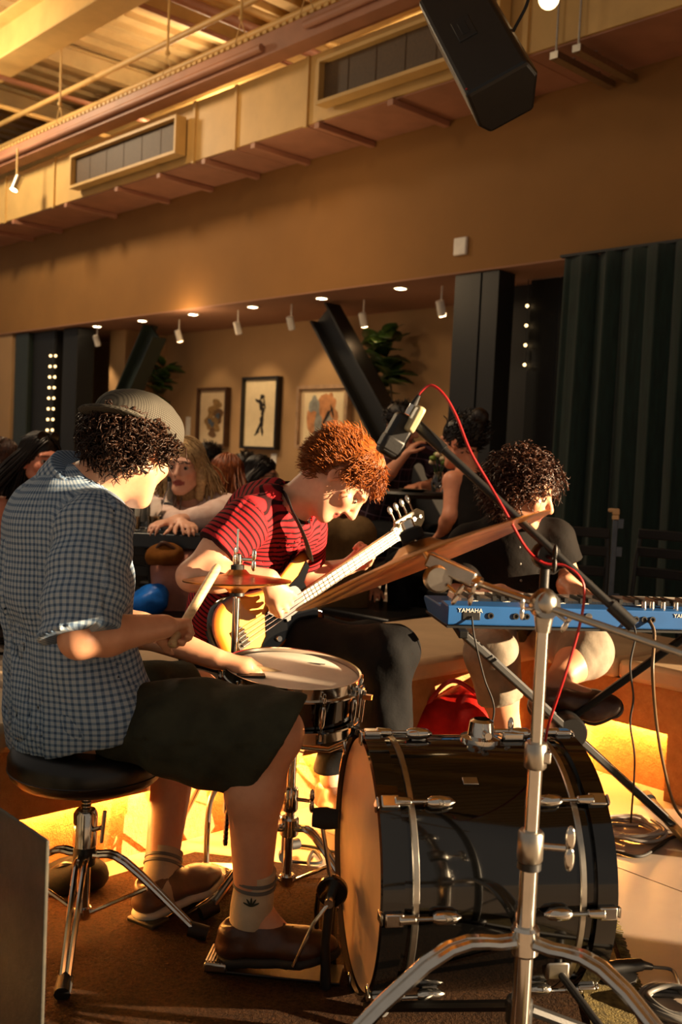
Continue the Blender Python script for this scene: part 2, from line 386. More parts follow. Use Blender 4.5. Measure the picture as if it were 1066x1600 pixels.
for k, (u0, u1) in enumerate(((-10.29, -8.2), (-6.19, -4.35))):
    g = thing('air_grille', ['left air grille, long mesh panel in a cream frame on the duct', 'right air grille on the duct, partly behind the hanging loudspeaker'][k], 'air grille', RM((u0+u1)/2, 5.3, 3.94), group='duct grilles')
    z0, z1 = 3.945, 4.305; b = .028
    fr = MB().rbox(u0, u1, 5.3, DV - .023, z0, z0 + b).rbox(u0, u1, 5.3, DV - .023, z1 - b, z1).rbox(u0, u0 + b, 5.3, DV - .023, z0 + b, z1 - b).rbox(u1 - b, u1, 5.3, DV - .023, z0 + b, z1 - b)
    fr.build('frame', 'cream_metal', g, sm=0)
    MB().rbox(u0 + b, u1 - b, 5.36, 5.37, z0 + b, z1 - b).build('mesh_panel', 'grille_mesh', g, sm=0)
    for q in range(1, 6):
        uu = u0 + (u1 - u0) * q / 6; MB().rbox(uu - .005, uu + .005, 5.356, 5.36, z0 + b, z1 - b).build('mullion', 'grille_mesh', g, sm=0)
strip_u = [-14.2, -12.75, -11.94, -10.59, -9.48, -8.67, -7.9, -7.15, -6.3, -5.46, -4.64, -2.9]
for k, u in enumerate(strip_u):
    mb = MB().rbox(u - .03, u + .03, DV - .02, SV - .005, DZ0 - .05, DZ0 - .002)
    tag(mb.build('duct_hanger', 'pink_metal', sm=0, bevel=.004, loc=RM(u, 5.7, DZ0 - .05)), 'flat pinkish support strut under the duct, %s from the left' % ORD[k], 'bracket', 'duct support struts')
for k, u in enumerate((-3.95, -3.78)):
    mb = MB().rbox(u - .03, u + .03, DV - .06, SV - .02, DZ0 - .1, DZ0 - .055).rod(RM(u, DV - .036, DZ0 - .1), RM(u, DV - .036, 6.36), .008, 8)
    for v in (5.6, 5.9): mb.rod(RM(u, v, DZ0 - .055), RM(u, v, DZ0 - .03), .012, 8)
    tag(mb.build('trapeze_bracket', 'chrome_dull', sm=30, loc=RM(u, 5.7, DZ0 - .1)), ['left one of the two galvanised trapeze brackets under the duct', 'right one of the two galvanised trapeze brackets under the duct'][k], 'bracket')
# cable tray in front of the duct
ct = thing('cable_tray', 'pinkish metal cable tray with perforated lip running above the duct grilles', 'cable tray', RM(-8, 5.3, 4.44))
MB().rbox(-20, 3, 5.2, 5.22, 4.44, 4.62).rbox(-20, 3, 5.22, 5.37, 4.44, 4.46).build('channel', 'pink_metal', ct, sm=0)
mb = MB(); u = -14.
while u < -2: mb.rbox(u, u + .05, 5.19, 5.24, 4.62, 4.645); u += .085
o = mb.build('perforated_lip', 'cream_metal', ct, sm=0); o['kind'] = 'stuff'
MB().rod(RM(-14, 5.17, 4.5), RM(-6.75, 5.17, 4.5), .032, 12).build('conduit', 'pink_metal', ct)
MB().rod(RM(-6.2, 5.17, 4.53), RM(-2, 5.17, 4.53), .032, 12).build('conduit', 'pink_metal', ct)
for k, (x, y) in enumerate(((92, 215), (260, 135), (478, 45), (375, 88))):
    p = PV(x, y, 5.22); p[2] = 4.62; uu = p.dot(EU)
    q = MB().rod(p + EZ*.22, RM(uu, 5.22, 6.4), .012, 8).rod(p + EZ*.22, p + EU*.1, .005, 6).rod(p + EZ*.22, p - EU*.1, .005, 6).ell(p + EZ*.24, .025)
    q.build('hanger_rod', 'cream_metal', ct)
# small ceiling spotlight cans on the tray
for k, (x, y, s) in enumerate(((26, 286, 1.),)):
    c = PV(x, y, 5.1); g = thing('track_spotlight', 'small silver cylinder spotlight hanging under the cable tray', 'spotlight', c - EZ*.1)
    d = nrm(A(-.25, -.25, -.9)); MB().lathe([(.045, -.09), (.05, -.085), (.05, .085), (.035, .095)], c, -d, 20).build('can', 'chrome_dull', g)
    MB().rod(c + A(0, 0, .07), A(c[0], c[1], 4.5), .012, 8).build('stem', 'cream_metal', g)
    MB().lathe([(.0, .0), (.04, 0)], c + d*.092, d, 16).build('lens', 'downlight_glow', g)
c = P(858, -2, 4.4); g = thing('pendant_lamp', 'glowing bare lamp at the very top edge beside the hanging loudspeaker', 'lamp', c - EZ*.03)
MB().ell(c, .045, n=20, m=12).build('bulb', 'bulb_glow', g); MB().rod(c + EZ*.045, A(c[0], c[1], 6.36), .006, 8).build('cord', 'black_plastic', g); MB().lathe([(.028, .03), (.03, .1), (.01, .13)], c, (0, 0, 1), 16).build('socket', 'brass', g)

# the tall black column, black folding panels, left columns, braces
mb = MB()
mb.rbox(-5.31, -5.05, 6.1, 6.14, 0, CZ - .02).rbox(-5.31, -5.05, 6.36, 6.4, 0, CZ - .02).rbox(-5.2, -5.16, 6.14, 6.36, 0, CZ - .02)
col1 = thing('steel_column', 'wide black steel column between the picture wall and the black panels', 'column', RM(-5.09, 6.25, 0))
mb.build('flange_profile', 'dark_steel', col1, sm=0); MB().rbox(-5.03, -4.87, 6.1, 6.3, 0, CZ - .02).build('cover_plate', 'dark_steel', col1, sm=0)
for k, u in enumerate((-4.96, -4.68, -4.4, -4.12, -3.84)):
    MBb = MB().rbox(u + .006, u + .274, 6.62, 6.66, 0.01, CZ - .01)
    tag(MBb.build('black_panel', 'black_panel', sm=0, bevel=.004, loc=RM(u + .14, 6.64, 0.01)), 'black folding partition panel, %s one to the right of the steel column' % ORD[k], 'panel', 'black folding panels')
for k, (u0, u1, v, m, lab) in enumerate(((-13.34, -12.94, 6.14, 'green_steel', 'greenish steel column at the far left edge'), (-12.92, -12.3, 6.2, 'black_panel', 'black column panel left of the mirrored lights'), (-12.06, -11.68, 6.2, 'black_panel', 'black column panel right of the mirrored lights'))):
    tag(MB().rbox(u0, u1, v, v + .25, 0, CZ - .02).build('steel_column', m, sm=0, bevel=.01, loc=RM((u0+u1)/2, v + .12, 0)), lab, 'column')
def glint_rows(px, py0, py1, n, v, cols, lab, m='bulb_glow', r=.016):  # glowing beads on wires stand in for downlights mirrored in dark glass
    g = thing('glint_row', lab, 'light reflections', PV(px, py1 + 8, v))
    for dx in cols:
        pts = [PV(px + dx - (y - py0)*.045, y, v) for y in np.linspace(py0 - 14, py1 + 6, 12)]; pts = [A(pts[0][0], pts[0][1], CZ - .005)] + pts; MB().tube(pts, .004, 6).build('glint_wire', 'black_plastic', g)
        for y in np.linspace(py0, py1, n): MB().ell(PV(px + dx - (y - py0)*.045, y, v - .012), r, n=10, m=6).build('bulb', m, g)
tag(MB().rbox(-5.24, -4.97, 6.76, 6.80, .01, CZ - .01).build('black_panel', 'black_panel', sm=0, bevel=.004, loc=RM(-5.1, 6.78, .01)), 'black partition panel half hidden behind the steel column', 'panel', 'black folding panels')
glint_rows(83, 556, 672, 8, 6.2, (-4, 4), 'double row of warm glowing dots for downlights mirrored between black column panels')
glint_rows(824, 478, 570, 4, 6.6, (0,), 'single row of dim glowing dots for lights mirrored on the black partition panels', r=.013)
for k, (q, lab) in enumerate(((((-7.42, 2.55), (-5.4, .12)), 'thick dark diagonal steel brace behind the microphone and the ginger-haired player'), (((-10.5, 2.55), (-12.4, .12)), 'dark diagonal steel brace behind the flat cap, leaning the other way'))):
    (u0, z0), (u1, z1) = q
    mb = ibeam(MB(), RM(u0, 6.6, z0), RM(u1, 6.6, z1), .2, .28, up=EU)
    tag(mb.build('steel_brace', ['dark_steel', 'green_steel'][k], sm=0, loc=RM(u1, 6.6, 0)), lab, 'brace')
# curtain with pleats
n = 150; us = np.linspace(-4.17, -2.45, n); zs = np.linspace(.03, CZ - .03, 14); V = []; Fq = []
for i, uu in enumerate(us):
    for j, z in enumerate(zs):
        k = (uu + 4.17)*2*math.pi/.2; a = (.03 + .012*math.sin(uu*11))*(1 - .25*z/CZ); sw = .03*math.sin(uu*5 + z*.9)
        V.append(RM(uu + .012*math.sin(2*k), 6.03 - .05 + a*math.sin(k + .5*math.sin(uu*7)) + sw*.5 - .04, z))
m_ = len(zs)
for i in range(n - 1):
    for j in range(m_ - 1): Fq.append((i*m_+j, (i+1)*m_+j, (i+1)*m_+j+1, i*m_+j+1))
o = mesh_obj('curtain', V, Fq, 'velvet_green', sm=180, loc=RM(-3.3, 6.0, .03)); sd = o.modifiers.new('th', 'SOLIDIFY'); sd.thickness = .006
tag(o, 'tall dark green pleated curtain hanging at the right edge', 'curtain')
MB().rbox(-4.2, -2.4, 5.93, 5.97, CZ - .03, CZ - .012).build('curtain_rail', 'dark_steel', o, sm=0)
# tall window beyond the curtain, where the low sun comes in
struct(MB().rbox(-2.42, 2.3, 6.1, 6.28, 0, CZ - .012), 'wall_right', 'brown_paint')  # unseen wall put in to keep the low sun off the background guests
wn = thing('window_1', 'tall window', 'window', RM(4.3, 6.15, 0)); wn['kind'] = 'structure'; del wn['category'], wn['label']
for u in (2.35, 3.3, 4.64, 6.3): MB().rbox(u - .05, u + .05, 6.1, 6.2, 0, CZ - .012).build('window_mullion', 'dark_steel', wn, sm=0)  # unseen posts, one set where it shades the snare
MB().rbox(2.4, 6.25, 6.1, 6.2, 0, .06).rbox(2.4, 6.25, 6.1, 6.2, CZ - .05, CZ - .012).build('window_frame', 'dark_steel', wn, sm=0)
for zc, h in ((1.50, .24), (1.79, .22), (2.04, .16)):            # unseen slanted bars added to streak the sun on the drummer
    q = [RM(u, v, zc + (u - 5.3)*.9 + s_*h/2) for v in (6.22, 6.3) for u, s_ in ((4.75, -1), (5.85, -1), (5.85, 1), (4.75, 1))]
    MB().hexa(q).build('sun_streak_bar', 'dark_steel', wn, sm=0)

# downlights, spots
for k, u in enumerate((-12.51, -11.44, -10.375, -9.32, -8.247, -7.182, -6.147)):
    c = RM(u, 6.34, CZ); g = thing('downlight', 'small square recessed downlight in the alcove ceiling, %s from the left' % ORD[k], 'downlight', c - EZ*.012, group='recessed downlights')
    MB().rbox(u - .05, u + .05, 6.29, 6.39, CZ - .012, CZ - .001).build('bezel', 'white_plastic', g, sm=0); MB().rbox(u - .035, u + .035, 6.305, 6.375, CZ - .016, CZ - .012).build('lens', 'downlight_glow', g, sm=0)
SPOTS = []
for k, (u, v, lit, lab) in enumerate(((-12.87, 6.4, 1, 'lit spotlight in front of the black column at far left'), (-9.83, 6.5, 1, 'lit white spotlight above the left picture'), (-6.88, 6.61, 1, 'lit white spotlight beside the leafy plant'), (-5.75, 6.44, 1, 'brightest spotlight, next to the black steel column'), (-11.36, 6.3, 0, 'unlit white spotlight above the flat cap'), (-8.57, 6.4, 0, 'unlit white spotlight above the middle picture'), (-7.72, 6.42, 0, 'unlit white spotlight left of the big diagonal brace'))):
    c = RM(u, v, CZ - .2); g = thing('ceiling_spotlight', lab, 'spotlight', c - EZ*.07); d = nrm(EV*.45 - EU*.1 - EZ)
    MB().lathe([(.03, -.07), (.036, -.065), (.036, .06), (.03, .065)], c, d, 16).build('can', 'white_plastic', g)
    MB().rod(c, c + EZ*.19, .008, 8).build('stem', 'white_plastic', g)
    MB().lathe([(.0, 0), (.03, 0)], c + d*.066, d, 16).build('lens', 'spot_glow' if lit else 'chrome_dull', g)
def spot(c, to, e, ang, blend=.6, col=(1, .7, .38), r=.04):
    l = bpy.data.lights.new('spot', 'SPOT'); l.energy = e; l.color = col; l.spot_size = R(ang); l.spot_blend = blend; l.shadow_soft_size = r
    o = bpy.data.objects.new('spot', l); COL.objects.link(o); o.location = c; o.rotation_euler = (Vector(c) - Vector(to)).to_track_quat('Z', 'Y').to_euler(); return o
def point(c, e, col=(1, .66, .34), r=.08):
    l = bpy.data.lights.new('lamp', 'POINT'); l.energy = e; l.color = col; l.shadow_soft_size = r; o = bpy.data.objects.new('lamp', l); COL.objects.link(o); o.location = c; return o
spot(RM(-9.25, 6.5, 2.5), RM(-9.25, 7.36, 1.55), 26, 62); spot(RM(-8.15, 6.5, 2.5), RM(-8.15, 7.36, 1.75), 30, 60); spot(RM(-10.2, 6.5, 2.5), RM(-10.2, 7.36, 1.5), 14, 62)
spot(RM(-5.75, 6.44, 2.36), RM(-5.9, 7.3, 1.0), 22, 80); spot(RM(-11.9, 6.5, 2.4), RM(-11.6, 6.9, .8), 22, 70)
point(RM(-9, 5.9, 2.45), 16); point(RM(-6.6, 4.9, 2.9), 20); spot(RM(-4.2, 1.2, 5.0), RM(-3.8, 2.6, .9), 520, 46, .8, (1, .72, .45), .15); spot(RM(-6.3, 2.2, 5.0), RM(-5.4, 3.6, 1.), 330, 46, .8, (1, .7, .42), .15)  # unseen lights added to brighten the alcove and the guests
# unseen roof lights: left one follows the bright beams, the rest added as fill
point(RM(-11.2, 3.6, 5.1), 330, (1, .78, .5), .25); point(RM(-10.6, 7.2, 5.3), 150, (1, .74, .44), .25); point(RM(-7.2, 7.4, 5.2), 45, (1, .7, .42), .25); point(RM(-6.2, 2.4, 4.6), 40, (1, .7, .38), .25)
spot(RM(-7.5, 3.2, 5.2), RM(-8.5, 6.0, 3.1), 110, 95, .9, (1, .62, .28), .2)

# L-shaped bench with glowing niches
def bench():
    zf, zc = .395, .47; BU = -2.38; BVn = 3.30; D = .1
    lb = thing('bench', 'built-in corner bench with plaster front, amber-lit niches and pale leather top', 'bench', RM(-2.6, 2.2, 0))
    # left leg: niche back at u=BU, fascia at u=BU+D ; runs in v
    V0, V1 = .1, BVn - D
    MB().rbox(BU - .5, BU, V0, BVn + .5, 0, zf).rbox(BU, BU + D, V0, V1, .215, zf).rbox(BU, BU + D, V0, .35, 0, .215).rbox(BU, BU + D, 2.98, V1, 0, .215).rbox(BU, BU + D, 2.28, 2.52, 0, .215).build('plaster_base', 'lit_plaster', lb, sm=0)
    for a, b in ((.36, 2.27), (2.53, 2.97)): MB().rbox(BU + .018, BU + .03, a, b, .198, .21).build('led_strip', 'led_amber', lb, sm=0)
    # right leg: niche back at v=BVn
    U1 = -1.56
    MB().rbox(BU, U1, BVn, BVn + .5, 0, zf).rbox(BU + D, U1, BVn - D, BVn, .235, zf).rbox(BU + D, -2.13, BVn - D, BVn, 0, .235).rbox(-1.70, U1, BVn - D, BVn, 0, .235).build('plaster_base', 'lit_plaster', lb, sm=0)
    MB().rbox(-2.12, -1.71, BVn - .03, BVn - .018, .218, .23).rbox(-2.128, -2.116, BVn - .03, BVn - .018, .0, .218).build('led_strip', 'led_amber', lb, sm=0)
    for a, b in ((V0 - .02, 1.2), (1.21, 2.24), (2.25, BVn + .5)): MB().rbox(BU - .5, BU + D + .03, a, b, zf + .001, zc).build('cushion', 'bench_leather', lb, bevel=.02, sm=40)
    for a, b in ((BU + D + .036, -1.9), (-1.895, U1 + .01)): MB().rbox(a, b, BVn - D - .03, BVn + .5, zf + .001, zc).build('cushion', 'bench_leather', lb, bevel=.02, sm=40)
bench()
# rug under the drum kit
t = NT('rug_pile'); f = t.noise(130, 4, .7); f2 = t.noise(9, 4)
t.l(t.mix(t.ramp(f, (.3, lin('1e140d')), (.75, lin('4e3520'))), (.3, .3, .3, 1), t.ramp(f2, (.35, (0, 0, 0)), (.7, (.45, .45, .45))), 'MULTIPLY'), t.b.inputs['Base Color']); t.set(Roughness=.95, Specular_IOR_Level=.1); t.bump(f, 1., .006)
mat('rug_border', '7a6a38', .95, 0., .4, 60., .8, 200, .003)
rx = nrm(A(1, -.11, 0)); ry = A(.11, 1, 0) / np.linalg.norm([.11, 1]); rc = A(.735, 2.56, 0)
def rp(a, b): return tuple((rc - rx*a - ry*b)[:2])
def cutp(a): # where the rug meets the bench front
    p = rc - rx*a; return None
poly = [rc, rc - ry*1.5, rc - rx*2.1 - ry*1.5, RM(-2.27, .36), RM(-2.27, 1.62)]
v = np.array([p for p in poly]); v = np.concatenate([v + EZ*.001, v + EZ*.012]); n = 5
rg = tag(mesh_obj('rug', v, [(4, 3, 2, 1, 0), (5, 6, 7, 8, 9)] + [(i, (i+1) % n, n+(i+1) % n, n+i) for i in range(n)], 'rug_pile', sm=0, loc=rc), 'worn brown rug under the whole drum kit', 'rug')
MB().hexa([rc - rx*.11 + EZ*.0125, rc - rx*.11 - ry*1.5 + EZ*.0125, rc - ry*1.5 + EZ*.0125 - rx*.012, rc + EZ*.0125 - rx*.012, rc - rx*.11 + EZ*.0145, rc - rx*.11 - ry*1.5 + EZ*.0145, rc - ry*1.5 + EZ*.0145 - rx*.012, rc + EZ*.0145 - rx*.012]).build('woven_border', 'rug_border', rg, sm=0)
mb = MB()
for i in range(230):
    b = .005 + i*.0065; p = rc - ry*b; j = random.uniform(-.004, .004); mb.rod(p + EZ*.008 - rx*.005, p + rx*(.028 + j) + ry*j + EZ*.003, .0016, 4)
o = mb.build('fringe', 'rug_border', rg); o['kind'] = 'stuff'
# grey block in the left foreground
t = NT('cast_concrete'); f = t.noise(9, 6, .65); t.l(t.ramp(f, (.3, lin('2b2a24')), (.7, lin('444136'))), t.b.inputs['Base Color']); t.set(Roughness=.7); t.bump(t.noise(30, 6, .7), .35, .006)
c0 = P(72, 1314, 1.55); zt = c0[2]; pc = A(c0[0], c0[1], 0) - EU*.5 + EV*.004
pb = thing('standing_panel', 'rough grey-green panel standing in the lower left foreground', 'panel', pc)
MB().box(pc + EZ*(zt/2 + .006), (1., .007, zt - .012), ROOM).build('panel', 'cast_concrete', pb, sm=0, bevel=.003); MB().box(pc + EZ*.007, (1., .12, .012), ROOM).build('base_plate', 'dark_steel', pb, sm=0)
# ================================================================ people: library
t = NT('skin'); at = t.n('ShaderNodeAttribute', attribute_name='Col'); f = t.noise(45, 5, .6)
t.l(t.mix(at.outputs['Color'], (.72, .55, .5, 1), t.ramp(f, (.4, (0, 0, 0)), (.8, (.3, .3, .3))), 'MULTIPLY'), t.b.inputs['Base Color'])
t.set(Roughness=.48, Specular_IOR_Level=.4, Subsurface_Weight=.12, Subsurface_Radius=(.012, .005, .003), Subsurface_Scale=1.); t.bump(t.noise(260, 3), .12, .0008)
emis_eye = mat('eye_white', 'a8917f', .2, 0., .03); mat('iris_dark', '1c120c', .15)
def cloth_mat(name, kind, c1, c2, p=.012, c3=None, rough=.85, bump=.25):
    t = NT(name); at = t.n('ShaderNodeAttribute', attribute_name='cloth'); sp = t.n('ShaderNodeSeparateXYZ'); t.l(at.outputs['Vector'], sp.inputs[0])
    def wave(o, period, w=.5, soft=.12):
        a = t.n('ShaderNodeMath', operation='MULTIPLY'); t.l(o, a.inputs[0]); a.inputs[1].default_value = 1/period
        b = t.n('ShaderNodeMath', operation='FRACT'); t.l(a.outputs[0], b.inputs[0])
        return t.ramp(b.outputs[0], (0., (0, 0, 0)), (soft, (1, 1, 1)), (w, (1, 1, 1)), (w + soft, (0, 0, 0)))
    c1, c2 = (*lin(c1), 1), (*lin(c2), 1)
    if kind == 'gingham':
        c3 = (*lin(c3), 1); u = wave(sp.outputs[0], p, .42, .1); v = wave(sp.outputs[1], p, .42, .1)
        col = t.mix(t.mix(c1, c3, u), t.mix(c3, c2, u), v)
    elif kind == 'stripe': col = t.mix(c1, c2, wave(sp.outputs[1], p, .38, .1))
    elif kind == 'plaid':
        c3 = (*lin(c3), 1); a = wave(sp.outputs[0], p, .5, .05); b = wave(sp.outputs[1], p, .5, .05); d = wave(sp.outputs[0], p, .08, .04); e = wave(sp.outputs[1], p, .08, .04)
        col = t.mix(t.mix(t.mix(c1, c2, a), c2, b), c3, t.mix(d, (1, 1, 1, 1), e))
    else: col = t.mix(c1, c2, t.ramp(t.noise(14, 5), (.35, (0, 0, 0)), (.7, (1, 1, 1))))
    t.l(col, t.b.inputs['Base Color']); t.set(Roughness=rough, Specular_IOR_Level=.15)
    t.bump(t.noise(22, 5, .6), bump, .012); return t.m
def hair_mat(name, c, c2, rough=.42):
    t = NT(name); t.l(t.ramp(t.noise(70, 3), (.3, lin(c2)), (.7, lin(c))), t.b.inputs['Base Color']); t.set(Roughness=rough, Specular_IOR_Level=.35)

class Head:
    def __init__(s, c, f, up=(0, 0, 1), k=1.): s.c = np.asarray(c, float); s.M = frame(f, up); s.k = k
    def at(s, x, y, z): return s.c + s.M @ (A(x, y, z) * s.k)
    def loc(s, V): return ((V - s.c) @ s.M) / s.k
    def add(s, S, ears=True, fem=False):
        k = s.k; E = lambda c, r, kk=.02, sub=False: S.ell(s.at(*c), A(*r)*k, s.M, kk, sub); J = .93 if fem else 1.
        E((0, -.014, .036), (.076, .096, .086)); E((0, .028, -.03), (.06*J, .066, .082), .03); E((0, .068, -.094), (.023*J, .021, .019), .025)
        for i in (-1, 1):
            S.cone(s.at(i*.056*J, .0, -.052), s.at(i*.017, .068, -.098), .02*k, .016*k, .025)
            E((i*.043, .06, -.022), (.022, .022, .02), .02)
            E((i*.031, .102, .004), (.017, .018, .012), .012, True)
            if ears: E((i*.077, -.008, -.006), (.009, .019, .031), .006); E((i*.084, -.004, -.004), (.005, .01, .018), .004, True)
            E((i*.0095, .1, -.034), (.0085, .011, .0075), .006)
        S.cone(s.at(-.042, .08, .026), s.at(.042, .08, .026), .013*k, None, .015)
        S.cone(s.at(0, .092, .012), s.at(0, .113, -.027), .0075*k, .0125*k, .008)
        E((0, .087, -.0585), (.023, .011, .0055), .004); E((0, .085, -.0695), (.019, .0115, .0065), .004); E((0, .0975, -.0635), (.026, .006, .0016), .003, True)
        return s
    def paint(s, V, C, lip, brow, blush=(.9, .35, .22)):
        L = s.loc(V)
        m = (((L[:, 0]/.027)**2 + ((L[:, 2]+.064)/.0135)**2) < 1) & (L[:, 1] > .07); C[m, :3] = lin(lip)
        for i in (-1, 1):
            m = (np.abs(L[:, 0]-i*.031) < .021) & (np.abs(L[:, 2]-.027+.12*np.abs(L[:, 0]-i*.026)) < .004) & (L[:, 1] > .06); C[m, :3] = lin(brow)
            w = np.exp(-(((L[:, 0]-i*.045)/.02)**2 + ((L[:, 2]+.03)/.02)**2 + ((L[:, 1]-.07)/.03)**2))[:, None]*.35; C[:, :3] = C[:, :3]*(1-w) + C[:, :3]*np.array(blush)*w
            w = np.exp(-(((L[:, 0]-i*.08)/.012)**2 + (L[:, 2]/.03)**2 + (L[:, 1]/.025)**2))[:, None]*.4; C[:, :3] = C[:, :3]*(1-w) + C[:, :3]*np.array(blush)*w
    def eyes(s, root, open=1.):
        for i in (-1, 1):
            e = MB().ell(s.at(i*.031, .0758, .002), .0122*s.k, s.M, 14, 10).build('eye', 'eye_white', root, sm=180)
            MB().ell(s.at(i*.031, .0858, .001), A(.0072, .0035, .0068)*s.k, s.M, 12, 8).build('iris', 'iris_dark', e, sm=180)
def hand(S, w, d, n, side, curl=(.5, .7, .4), k=1., spread=.12, thumb=None, kk=.007):
    """w wrist, d pointing direction, n palm normal, side +1 when the thumb lies along +x of (d x n)"""
    d = nrm(d); n = nrm(np.asarray(n) - d*np.dot(n, d)); x = np.cross(d, n)*side; w = np.asarray(w, float)
    S.cone(w + d*.012*k, w + d*.07*k + x*.018*k, .021*k, .017*k, .02, (n, .72)); S.cone(w + d*.012*k, w + d*.072*k - x*.02*k, .02*k, .016*k, .015, (n, .72))
    S.cone(w + d*.03*k, w + d*.075*k, .022*k, .018*k, .015, (n, .66))
    tips = []
    for i, (off, L) in enumerate(((.029, .072), (.0095, .08), (-.01, .075), (-.028, .058))):
        p = w + d*(.084 - .004*abs(i-1))*k + x*off*k; a = 0.; dd = nrm(d + x*spread*off/.03)
        cu = curl[i] if hasattr(curl[0], '__len__') else curl
        for q, (l, r0, r1) in enumerate(((.45, .0092, .0086), (.31, .0084, .0078), (.24, .0078, .0066))):
            a += cu[q]; e = p + (dd*math.cos(a) + n*math.sin(a))*L*l*k; S.cone(p, e, r0*k, r1*k, kk); p = e
        tips.append(p)
    th = thumb or (.55, .45, .35); p = w + d*.025*k + x*.022*k; v = nrm(d*th[0] + x*th[1] + n*th[2])
    for q, (l, r0, r1) in enumerate(((.042, .013, .0105), (.032, .0102, .009), (.026, .009, .0072))):
        e = p + v*l*k; S.cone(p, e, r0*k, r1*k, .009); p = e; v = nrm(v + d*.35 + n*.12*q - x*.2)
    return tips
def body_obj(root, S, tone, heads=(), lip='8e4a3e', brow='3a2618', it=1, extra=None):
    V, F = S.run(); V = relax(V, F, it); C = np.ones((len(V), 4)); C[:, :3] = lin(tone)
    for h in heads: h.paint(V, C, lip, brow)
    if extra: extra(V, C)
    return mesh_obj('body', V, F, 'skin', root, sm=180, attrs={'Col': ('FLOAT_COLOR', C)})
def cloth_obj(name, root, S, m, segs, amp=.004, fr=38., it=2, seed=1, fold=None, label=None):
    V, F = S.run(); V = relax(V, F, it); N = vnorm(V, F); best = np.full(len(V), 1e9); UV = np.zeros((len(V), 3)); G = np.zeros(len(V))
    for si, (a, b, ref, Rr) in enumerate(segs):
        a = np.asarray(a, float); b = np.asarray(b, float); ax = nrm(b-a); L = np.linalg.norm(b-a); x = nrm(np.asarray(ref)-ax*np.dot(ref, ax)); y = np.cross(ax, x)
        q = V-a; h = q@ax; hc = np.clip(h, 0, L); d = np.linalg.norm(q-hc[:, None]*ax, axis=1)-Rr; m_ = d < best; best[m_] = d[m_]
        UV[m_, 0] = np.arctan2(q@y, q@x)[m_]*Rr; UV[m_, 1] = h[m_]; UV[m_, 2] = si
    disp = wob(V, fr, seed)*amp + wob(V, fr*2.6, seed+9)*amp*.35
    if fold is not None: disp += fold(V, UV)
    V = V + N*disp[:, None]
    o = mesh_obj(name, V, F, m, root, sm=180, attrs={'cloth': ('FLOAT_VECTOR', UV)})
    if label: o['label'] = label
    return o
def strands(h, n, mask, L, dirf, curl=0., turns=3., droop=.3, r=.0022, seg=9, seed=3, er=(.08, .1, .092), ec=(0, -.014, .038), clear=1.0, jit=.35, pull=None):
    g = np.random.default_rng(seed); pts = []
    while len(pts) < n:
        q = g.normal(size=(n*4, 3)); q /= np.linalg.norm(q, axis=1)[:, None]; p = q*np.array(er)+np.array(ec); p = p[mask(p)]; pts += list(p)
    rt = np.array(pts[:n]); nr = (rt-ec)/np.array(er)**2; nr /= np.linalg.norm(nr, axis=1)[:, None]
    d = dirf(rt, nr); d = d + g.normal(size=d.shape)*jit; d /= np.linalg.norm(d, axis=1)[:, None]
    ln = (L(rt) if callable(L) else np.full(n, L))*g.uniform(.7, 1.15, n); t_ = np.linspace(0, 1, seg)
    e1 = np.cross(d, g.normal(size=d.shape)); e1 /= np.linalg.norm(e1, axis=1)[:, None]; e2 = np.cross(d, e1)
    dn = np.array([0, 0, -1.])@h.M; ph = g.uniform(0, 6.28, n); tn = turns*g.uniform(.7, 1.3, n)
    X = rt[:, None]+d[:, None]*(ln[:, None]*t_)[..., None]+dn*((ln[:, None]*t_**2)*droop)[..., None]
    if curl:
        c = curl*np.minimum(1, 3*t_); X += c[None, :, None]*(np.cos(ph[:, None]+tn[:, None]*6.28*t_)[..., None]*e1[:, None]+np.sin(ph[:, None]+tn[:, None]*6.28*t_)[..., None]*e2[:, None])
    if pull is not None: X = pull(X, t_)
    q = (X-ec)/(np.array(er)*clear); nn = np.linalg.norm(q, axis=2); s = np.where(nn < 1, 1/np.maximum(nn, .2), 1); X = (X-ec)*s[..., None]+ec
    X = h.c+(X*h.k)@h.M.T
    T = np.gradient(X, axis=1); T /= np.linalg.norm(T, axis=2)[..., None]+1e-9; N1 = np.cross(T, np.array([.3, .5, .81])); N1 /= np.linalg.norm(N1, axis=2)[..., None]+1e-9; N2 = np.cross(T, N1)
    rr = r*h.k*(np.array([.8]+[1.]*(seg-3)+[.7, .2]))[None, :, None]; V = np.stack([X+rr*(math.cos(a)*N1+math.sin(a)*N2) for a in (0, 2.094, 4.189)], 2).reshape(-1, 3)
    b = (np.arange(n)[:, None]*seg+np.arange(seg-1)[None, :]).ravel()*3; F = np.concatenate([np.stack([b+i, b+(i+1) % 3, b+3+(i+1) % 3, b+3+i], 1) for i in range(3)])
    return V, F
def hair_obj(root, h, m, parts, cap=None, name='hair'):
    Vs = []; Fs = []; k = 0
    if cap is not None:
        V, F = cap.run(); V = relax(V, F, 1); V = V + vnorm(V, F)*(wob(V, 120, 4)*.003)[:, None]; Vs.append(V); Fs.append(F); k = len(V)
    for V, F in parts: Vs.append(V); Fs.append(F+k); k += len(V)
    return mesh_obj(name, np.concatenate(Vs), np.concatenate(Fs), m, root, sm=180)
def haircap(h, vox=.006, grow=1.03, cutz=None, front=.06, extra=()):
    S = SDF(vox); S.ell(h.at(0, -.016, .04), A(.079, .099, .089)*h.k*grow, h.M)
    for c, r in extra: S.ell(h.at(*c), A(*r)*h.k, h.M, .02)
    return S
